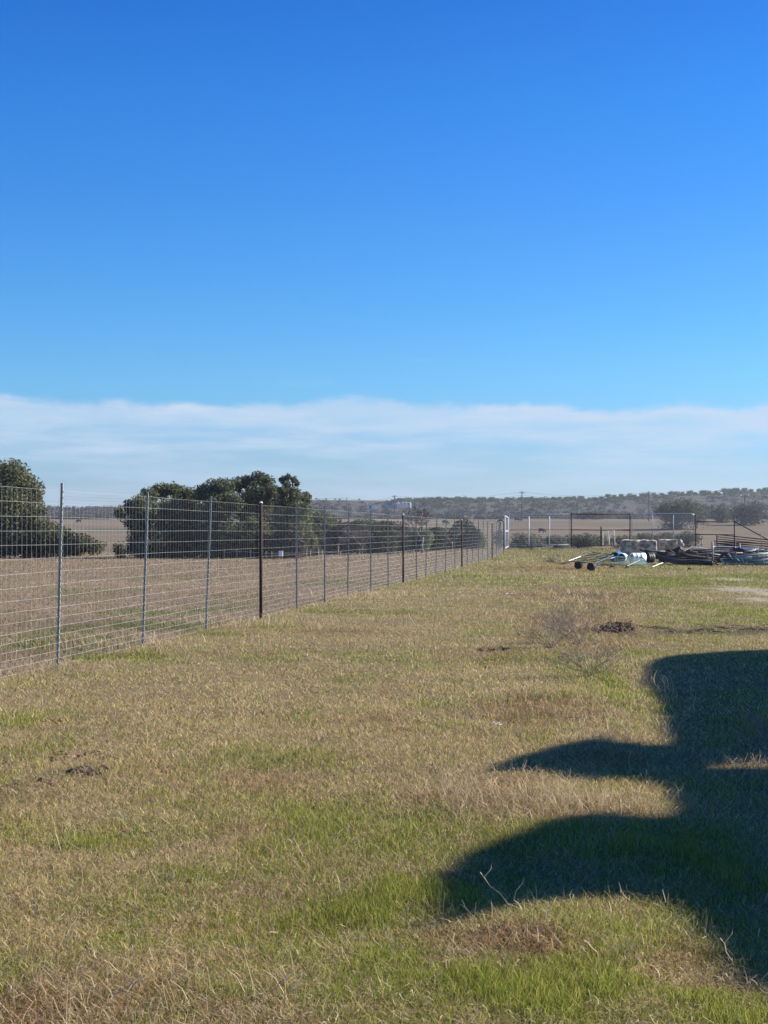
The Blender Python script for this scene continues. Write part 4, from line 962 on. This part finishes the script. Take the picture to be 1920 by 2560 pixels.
        m = MB(); m.tube([a, a.lerp(b_, .5) + Vector((0, 0, random.uniform(-.06, .06))), b_], random.uniform(.02, .05), 6); o = m.build(kind, mm, smooth=True); tagp(o, lab, 'board' if kind == 'board' else 'pipe' if kind == 'rusty_pipe' else 'tube' if kind == 'metal_tube' else 'hose', gr)
    # crumpled rusty sheets
    for i in range(26):
        px = 1648 + random.uniform(0, 130) + (120 if i > 17 else 0); py = random.uniform(1380, 1402); d = 80 + random.uniform(0, 2); c = P(px, py, d); n = 6; w = random.uniform(.35, .9); h = random.uniform(.2, .5); vs = []; fs = []
        rot = Matrix.Rotation(random.uniform(-.5, .5), 3, 'Y') @ Matrix.Rotation(random.uniform(-.9, .9), 3, 'X')
        for q in range(2):
            for a in range(n):
                for b2 in range(4): vs.append(c + rot @ Vector(((a / (n - 1) - .5) * w, .008 * q, (b2 / 3 - .5) * h)) + Vector((0, .05 * math.sin(a * 1.9 + i) + .006 * q, .03 * math.cos(b2 * 2 + a))))
        N = n * 4
        for a in range(n - 1):
            for b2 in range(3):
                k = a * 4 + b2; fs.append((k, k + 4, k + 5, k + 1)); fs.append((k + N, k + 1 + N, k + 5 + N, k + 4 + N))
        m = MB(); m.add(vs, fs); mm = [RUST, RUSTD, RUST, mat('pale scrap metal', (.42, .38, .35), .6, .1, .3, 7)][i % 4]; o = m.build('scrap_sheet', mm)
        tagp(o, 'crumpled pale metal scrap in the heap below the right stone block' if i % 4 == 3 else 'crumpled rusty metal scrap in the heap below the stone blocks', 'scrap metal', 'pale scrap pieces' if i % 4 == 3 else 'rusty scrap pieces')
    # leaning green sheet rack
    panel([(1690, 1388, 80), (1729, 1368, 84), (1772, 1374, 84), (1770, 1388, 80)], 4, .03, mat('green painted rail', (.11, .16, .10), .6, 0, .3, 6), 'green railed panel leaning on the scrap pile behind the timbers', name='railed_panel', vert=0, cat='panel')
    b = MB(); b.tube([P(1729, 1367.5, 83.9), P(1771, 1373.5, 83.9)], .045, 7); o = b.build('white_bar', WHITE); tagp(o, 'white edge bar along the top of the green railed panel', 'bar')
    # livestock panels at the right
    gp = 'livestock panels stacked at the right edge'
    P_ = [([(1792, 1359, 86), (1792, 1336, 88), (1960, 1354, 86), (1960, 1376, 84)], 3, RUST, 'brown pipe livestock panel highest in the stack at the right'),
          ([(1780, 1378, 83), (1780, 1352, 86), (1955, 1362, 85), (1955, 1388, 82)], 4, RUST, 'brown livestock panel below the highest one, its end frame standing clear'),
          ([(1781, 1388, 80), (1783, 1366, 83), (1950, 1372, 83), (1950, 1394, 80)], 4, GREYP, 'grey livestock panel in the middle of the stack'),
          ([(1782, 1404, 77), (1784, 1380, 80), (1950, 1378, 81), (1950, 1400, 78)], 4, RUSTD, 'dark livestock panel under the grey one'),
          ([(1830, 1398, 78), (1818, 1386, 80), (1960, 1374, 82), (1960, 1392, 79)], 3, TEALP, 'teal livestock panel slanting up to the right'),
          ([(1812, 1410, 75), (1800, 1398, 78), (1960, 1396, 78), (1960, 1412, 75)], 3, TEALP, 'lowest teal livestock panel nearly flat on the grass')]
    for q, nr, m_, lab in P_: panel(q, nr, .03, m_, lab, name='livestock_panel', group=gp, vert=2, cat='panel')
    for (x0, y0, x1, y1, d, mm, lab) in ((1781, 1352, 1783, 1402, 79, GREYP, 'upright grey pipe at the left end of the panel stack'), (1820, 1383, 1832, 1400, 78, GREYP, 'short grey pipe leaning steeply against the panel stack'), (1834, 1391, 1850, 1404, 77, TEALP, 'short teal pipe leaning at the foot of the panel stack'),
                                       (1832, 1391, 1922, 1383, 78, GREYP, 'long pale pipe lying across the front of the panel stack'), (1880, 1402, 1925, 1397, 76, WOOD, 'pale timber lying low at the right edge of the panel stack'), (1792, 1337, 1793, 1384, 84, RUST, 'thin rusty upright behind the left end of the panel stack'), (1849, 1358, 1850, 1383, 81, GREYP, 'short grey upright in the middle of the panel stack')):
        m = MB(); a = P(x0, y0, d); b_ = P(x1, y1, d); m.tube([a, a.lerp(b_, .5) + Vector((.01, 0, -.01)), b_], .035, 7); o = m.build('loose_pipe' if mm is not WOOD else 'timber', mm, smooth=True); tagp(o, lab, 'pipe' if mm is not WOOD else 'timber')
    # white tank and dark tank behind the panels
    for (px, py, w, h, d, mm, lab, nm) in ((1868, 1375, 44, 15, 86, WHITE, 'white tank lying on its side behind the livestock panels', 'water_tank'), (1845, 1378, 40, 18, 87.5, RUSTD, 'dark rounded tank behind the livestock panels', 'water_tank'), (1905, 1408, 40, 10, 77.5, BLACKP, 'low black trough at the bottom right of the pile', 'trough')):
        c = P(px, py, d); rx = w / 2 * d / F; rz = h / 2 * d / F; t = thing(nm, Vector((c.x, c.y, hh(c.x, c.y))), lab, 'tank' if nm == 'water_tank' else 'trough')
        m = MB(); m.tube([c + Vector((x * rx, 0, 0)) for x in (-1, -.97, -.85, -.8, 0, .8, .85, .97, 1)], [rz * .3, rz * .8, rz * .97, rz, rz, rz, rz * .97, rz * .8, rz * .3], 20); m.build('shell', mm, t, True)
        m = MB()
        for x in (-.5, .5): m.tube([c + Vector((x * rx - .03, 0, 0)), c + Vector((x * rx + .03, 0, 0))], rz * 1.03, 20)
        m.build('hoop', GREYP if mm is WHITE else mm, t, True)
    # dark ground clutter
    for (px, py, s) in ((1529, 1420, 5), (1568, 1421, 4), (1724, 1426, 4)):
        m = MB(); c = P(px, py, 0); g = G(px, py); m.tube([g + Vector((-.1, 0, .02)), g + Vector((0, 0, .10)), g + Vector((.1, .03, .03))], [.03, .05, .02], 6); o = m.build('wood_chunk', RUSTD); tagp(o, 'small dark chunk of wood on the grass near the scrap pile', 'wood chunk', 'wood chunks near the scrap pile')
scrap()

# ------------------------------------------------------------------ dead branches and bare shrubs in the grass
def fallen_branch():
    random.seed(5); g = G(1400, 1412); m = MB()
    for k in range(7): branches(m, g + Vector((random.uniform(-.3, .6), random.uniform(-.2, .2), .05)), Vector((random.choice([-1, -1, 1]) * random.uniform(.5, 1), random.uniform(-.3, .3), random.uniform(.0, .5))).normalized(), .42, .022, 3, .5, .04, .007)
    o = m.build('dead_branch', BARE2); tagp(o, 'dead fallen branch on the grass left of the tyres', 'branch')
fallen_branch()
def shrubs():
    random.seed(12)
    L = [(1452, 1612, 1.05, 'bare grey shrub with a slanting pale stem, middle of the three', (-.45, .1)), (1478, 1692, .78, 'bare wispy shrub nearest to us, left of the big shadow', (.05, 0)), (1378, 1622, .85, 'bare wispy shrub farthest left of the three', (-.1, 0)), (1905, 1870, .45, 'small bare shrub inside the big shadow at the right edge', (0, 0))]
    for px, py, h, lab, ln in L:
        g = G(px, py); t = thing('bare_shrub', g, lab, 'shrub', 'bare shrubs in the grass'); m = MB(); k = g.y / 1540
        for s in range(14 if h > .5 else 6):
            d = Vector((random.gauss(ln[0], .75), random.gauss(0, .5), .9)).normalized(); branches(m, g + Vector((random.gauss(0, .02), random.gauss(0, .02), 0)), d, h * .30, .0042, 4, .5, .05, max(.0012, k * .085), (2, 3), 3)
        m.build('twigs', BARE2, t)
        m = MB(); q = Vector((g.x + (ln[0] - .12) * h * .5, g.y, g.z + h * .42)); m.tube([g - Vector((0, 0, .05)), g.lerp(q, .3) + Vector((.03, 0, .0)), g.lerp(q, .65) + Vector((-.03, 0, .02)), q], [.011, .009, .007, .003] if px == 1452 else [.006, .005, .004, .002], 6); m.build('stem', mat('pale dead stem', (.42, .34, .30), .9, 0, .2, 20), t)
shrubs()
def stalks():
    random.seed(8)
    L = [[(1310, 2300), (1270, 2260), (1225, 2215), (1200, 2180)], [(1310, 2300), (1285, 2250), (1300, 2215)], [(1575, 1945), (1572, 1900), (1577, 1870)], [(1640, 2010), (1685, 1990), (1705, 1975)], [(1520, 2420), (1545, 2405), (1575, 2393)],
         [(120, 2400), (150, 2370), (175, 2345)], [(135, 2395), (160, 2375), (170, 2350)], [(620, 2540), (700, 2500), (765, 2462)], [(640, 2530), (720, 2490), (745, 2450)], [(660, 2510), (700, 2460), (720, 2450)], [(0, 2450), (40, 2410), (60, 2390)],
         [(30, 2470), (90, 2440), (130, 2430)], [(210, 2330), (240, 2322), (275, 2315)], [(240, 2510), (300, 2480), (360, 2450)], [(380, 2235), (400, 2205), (440, 2200)], [(1125, 2100), (1128, 2050), (1130, 2015)], [(1690, 2375), (1720, 2350), (1733, 2325)], [(1840, 2420), (1815, 2380), (1800, 2345)], [(1500, 2400), (1480, 2370), (1460, 2350)], [(1100, 1985), (1180, 1965), (1240, 1940)], [(700, 2350), (680, 2330), (650, 2345)]]
    where = ['tall crooked stalk rising into the big shadow at its left tip', 'short side stalk beside the crooked one at the left tip of the shadow', 'upright stalk in the upper arm of the shadow', 'bent stalk leaning right from the clump between the shadow arms', 'thick short stalk lying among green leaves below the shadow', 'left of a pair of crossing pale stalks at the lower left', 'right of a pair of crossing pale stalks at the lower left',
             'long stalk lying along the bottom edge, lowest of three', 'middle one of three stalks lying along the bottom edge', 'forked short stalk above the two lying along the bottom edge', 'stalk leaning in from the left edge near the bottom', 'long low stalk at the bottom left beside the one at the left edge', 'nearly flat stalk right of the crossing pair', 'slanting stalk below the nearly flat one', 'hooked pale stalk above the nearly flat one',
             'upright thin stalk near the white stone', 'leaning stalk at the lower right below the shadow', 'stalk crossing the lower right edge of the shadow', 'thin stalk left of the thick short one below the shadow', 'low stalk along the top of the weeds left of the shadow', 'short stalk leaning left in the bright green grass']
    for pts, wlab in zip(L, where):
        g = G(*pts[0]); W = []
        for i, (a, b) in enumerate(pts): p = P(a, b, g.y - .05 * i); W.append(p)
        W[0] = g; hi = [W[0]]
        for i in range(len(W) - 1): hi += [W[i].lerp(W[i + 1], .5) + Vector((random.uniform(-.006, .006), 0, .008)), W[i + 1]]
        m = MB(); n = len(hi); m.tube(hi, [.0030 - .0018 * i / n for i in range(n)], 5)
        if len(pts) > 2:
            e = hi[-2]; m.tube([e, e + Vector((.03, 0, .035)), e + Vector((.035, 0, .06))], [.0018, .0015, .001], 4)
        o = m.build('grass_stalk', STRAW); tagp(o, wlab, 'stalk', 'long dry stalks in the foreground')
stalks()

def clod(px, py, n, spread, r, m, name, label, cat, group=None, flat=.6):
    import bmesh
    g = G(px, py); bm = bmesh.new()
    for k in range(n):
        c = g + Vector((random.gauss(0, spread), random.gauss(0, spread * .9), 0)); c.z = hh(c.x, c.y) + r * .2; rr = r * random.uniform(.45, 1.2)
        res = bmesh.ops.create_icosphere(bm, subdivisions=2, radius=rr)
        for v in res['verts']: v.co = Vector((v.co.x * random.uniform(.7, 1.3), v.co.y * random.uniform(.7, 1.3), v.co.z * flat * random.uniform(.6, 1.3))) + c
    me = bpy.data.meshes.new(name); bm.to_mesh(me); bm.free(); o = link_mesh(name, me, m); tagp(o, label, cat, group, 'stuff' if name in ('soil_clods', 'dead_brush_clump') else None); return o
random.seed(3)
clod(213, 1930, 22, .07, .030, SOIL, 'soil_clods', 'dark turned up clods around a small hole in the grass at the left', 'soil', None)
clod(95, 1968, 16, .08, .030, mat('brown soil', (.17, .115, .075), 1, 0, .4, 25, .05, 1), 'soil_clods', 'brown crumbly clods left below the small dark hole', 'soil')
clod(185, 1898, 22, .13, .022, mat('brown soil', (.17, .115, .075)), 'soil_clods', 'scattered small brown clods just above the dark hole', 'soil')
clod(420, 1932, 22, .12, .020, SOILR, 'soil_clods', 'reddish crumbs of soil right of the dark hole', 'soil')
clod(300, 2106, 16, .07, .020, SOILR, 'soil_clods', 'reddish crumbs of soil beside the bright green patch at the left', 'soil')
clod(110, 1810, 22, .16, .022, SOILR, 'soil_clods', 'reddish bare soil near the left edge above the hole', 'soil')
clod(1552, 1572, 34, .15, .045, SOIL, 'dead_brush_clump', 'dark clump of rotting brush and soil right of the bare shrubs', 'brush clump', None, .9)
clod(1512, 1580, 14, .08, .035, SOIL, 'dead_brush_clump', 'smaller dark clump just left of the big dark clump', 'brush clump', None, .9)
clod(1238, 1628, 12, .13, .035, SOIL, 'soil_clods', 'small dark clod patch left of the bare shrubs', 'soil')
clod(1241, 1814, 6, .05, .03, mat('grey stone', (.42, .41, .39), .9, 0, .2, 12), 'flat_stone', 'grey flat stone in the grass left of the big shadow', 'stone', None, .4)
clod(1081, 2061, 3, .012, .020, mat('white stone', (.72, .69, .64), .9, 0, .1, 12), 'white_stone', 'small white stone in the green grass below the weeds', 'stone', None, .7)
clod(1270, 1486, 4, .12, .05, mat('white stone', (.7, .7, .6)), 'white_stone', 'pale flat stone far up the grass beside the fence', 'stone', None, .35)
clod(905, 2290, 12, .025, .014, mat('dry seed head', (.42, .34, .20), .9, 0, .4, 40), 'seed_head', 'small curled dry plant head in the bright green grass', 'plant', None, 1.2)
def twig_heap():
    random.seed(77)
    for px, py, lab in ((1545, 1570, 'tangle of dark twigs on the dark clump right of the bare shrubs'), (1860, 1575, 'long heap of dark twigs at the right edge above the big shadow'), (1690, 1582, 'scatter of dark twigs left of the heap at the right edge')):
        g = G(px, py); m = MB()
        for k in range(38 if px != 1545 else 50):
            sx = .22 if px == 1545 else .55; c = g + Vector((random.gauss(0, sx), random.gauss(0, sx * .8), 0)); c.z = hh(c.x, c.y); d = Vector((random.gauss(0, 1), random.gauss(0, 1), abs(random.gauss(0, .25)))).normalized() * random.uniform(.08, .22)
            m.tube([c + Vector((0, 0, .02)), c + d * .5 + Vector((0, 0, .02)), c + d], [.006, .005, .002], 4)
        o = m.build('twig_heap', RUSTD); tagp(o, lab, 'twigs', None, 'stuff')
twig_heap()

# ------------------------------------------------------------------ unseen trees added at the right, crowns cut to throw the big shadow
def shade_trees():
    # outline of the shade on the ground, photo positions
    poly = [(1606, 1700), (1612, 1672), (1640, 1652), (1700, 1634), (1800, 1630), (1920, 1622), (2300, 1600), (3600, 1600), (4200, 2000), (3200, 2480), (1960, 2490), (1900, 2462), (1838, 2430), (1795, 2370), (1750, 2300), (1690, 2262), (1600, 2238), (1450, 2246), (1330, 2268), (1220, 2292), (1150, 2318), (1095, 2325), (1085, 2260), (1105, 2195),
            (1180, 2140), (1290, 2100), (1380, 2060), (1480, 2044), (1600, 2050), (1690, 2046), (1700, 2010), (1690, 1975), (1640, 1955), (1560, 1945), (1500, 1950), (1440, 1945), (1360, 1925), (1290, 1930), (1220, 1934), (1300, 1895), (1400, 1866), (1480, 1850), (1600, 1862), (1690, 1868), (1672, 1820), (1650, 1770), (1640, 1730)]
    pg = np.array([gflat(*p) for p in poly])
    def inside(x, y, pg):
        c = np.zeros(len(x), bool); n = len(pg); j = n - 1
        for i in range(n):
            xi, yi = pg[i]; xj, yj = pg[j]
            cond = ((yi > y) != (yj > y)) & (x < (xj - xi) * (y - yi) / (yj - yi + 1e-12) + xi); c ^= cond; j = i
        return c
    kx = math.sin(SUN_AZ) / math.tan(SUN_EL); ky = math.cos(SUN_AZ) / math.tan(SUN_EL)
    defs = [(14.5, 10.2, [((9.6, 9.6, 4.4), (2.6, 2.2, 1.3)), ((12.5, 9.4, 5.3), (3.2, 2.8, 1.5)), ((15.5, 10.5, 5.0), (3.0, 2.8, 1.5)), ((9.3, 12.8, 4.5), (2.8, 1.9, 1.3)), ((12.2, 12.8, 5.2), (3.2, 2.6, 1.5))], (-9, 13.2), 'unseen oak added right of the picture, crown cut to throw the near part of the shadow'),
            (16.5, 19.8, [((11.5, 16.2, 4.8), (3.0, 2.6, 1.4)), ((12.5, 19.5, 5.3), (3.4, 3.2, 1.6)), ((13.0, 22.6, 5.0), (3.2, 2.8, 1.5)), ((16.5, 17.5, 5.8), (3.5, 3.2, 1.7)), ((17, 21.5, 5.6), (3.4, 3, 1.7))], (13.2, 40), 'unseen oak added farther off at the right, crown cut to throw the far part of the shadow')]
    for (bx, by, lobes, yr, lab) in defs:
        base = Vector((bx, by, hh(bx, by))); t = thing('shade_oak', base, lab, 'tree', None)
        N = 120000; idx = rng.integers(0, len(lobes), N); C = np.array([l[0] for l in lobes])[idx]; Rr = np.array([l[1] for l in lobes])[idx]
        d = rng.normal(0, 1, (N, 3)); d /= np.linalg.norm(d, axis=1)[:, None]; p = C + d * Rr * (rng.random(N) ** .45)[:, None] * 1.2
        sx = p[:, 0] - kx * p[:, 2]; sy = p[:, 1] - ky * p[:, 2]
        hole = ((sx - 2.85) / .5) ** 2 + ((sy - 11.45 - (sx - 2.6) * .1) / .16) ** 2 < 1
        ok = inside(sx, sy, pg) & ~hole  # crown shaped by the shade: only leaves shadowing inside the outline stay
        p = p[ok]; V, l, s, Cc = leaf_quads(p, np.full(len(p), .085), colors(len(p), OAKC)); np_object('crown', V, l, s, LEAFM, Cc, parent=t)
        mb = MB(); fork = base + Vector((-.4, 0, 2.2)); mb.tube(twist(base - Vector((0, 0, .2)), fork, 4, .03), [.5, .4, .36, .34, .33], 10)
        for c, r in lobes: mb.tube(twist(fork, (c[0], c[1], c[2] - .2), 5, .05), [.2, .17, .13, .1, .07, .04], 7)
        mb.build('trunk', BARK, t, True)
shade_trees()

# ------------------------------------------------------------------ haze
def haze():
    m = bpy.data.materials.new('haze air'); m.use_nodes = True; t = m.node_tree; t.nodes.clear(); o = t.nodes.new('ShaderNodeOutputMaterial'); v = t.nodes.new('ShaderNodeVolumePrincipled')
    v.inputs['Color'].default_value = (.80, .88, 1.0, 1); v.inputs['Density'].default_value = HAZE; v.inputs['Anisotropy'].default_value = .3
    t.links.new(v.outputs[0], o.inputs['Volume'])
    b = MB(); b.box((0, 950, 19), (3000, 2800, 62)); ob = b.build('haze', m); tagp(ob, 'thin pale blue haze over the whole pasture', 'haze', kind='stuff')
HAZE = .00017
haze()
print('objects', len(bpy.data.objects))
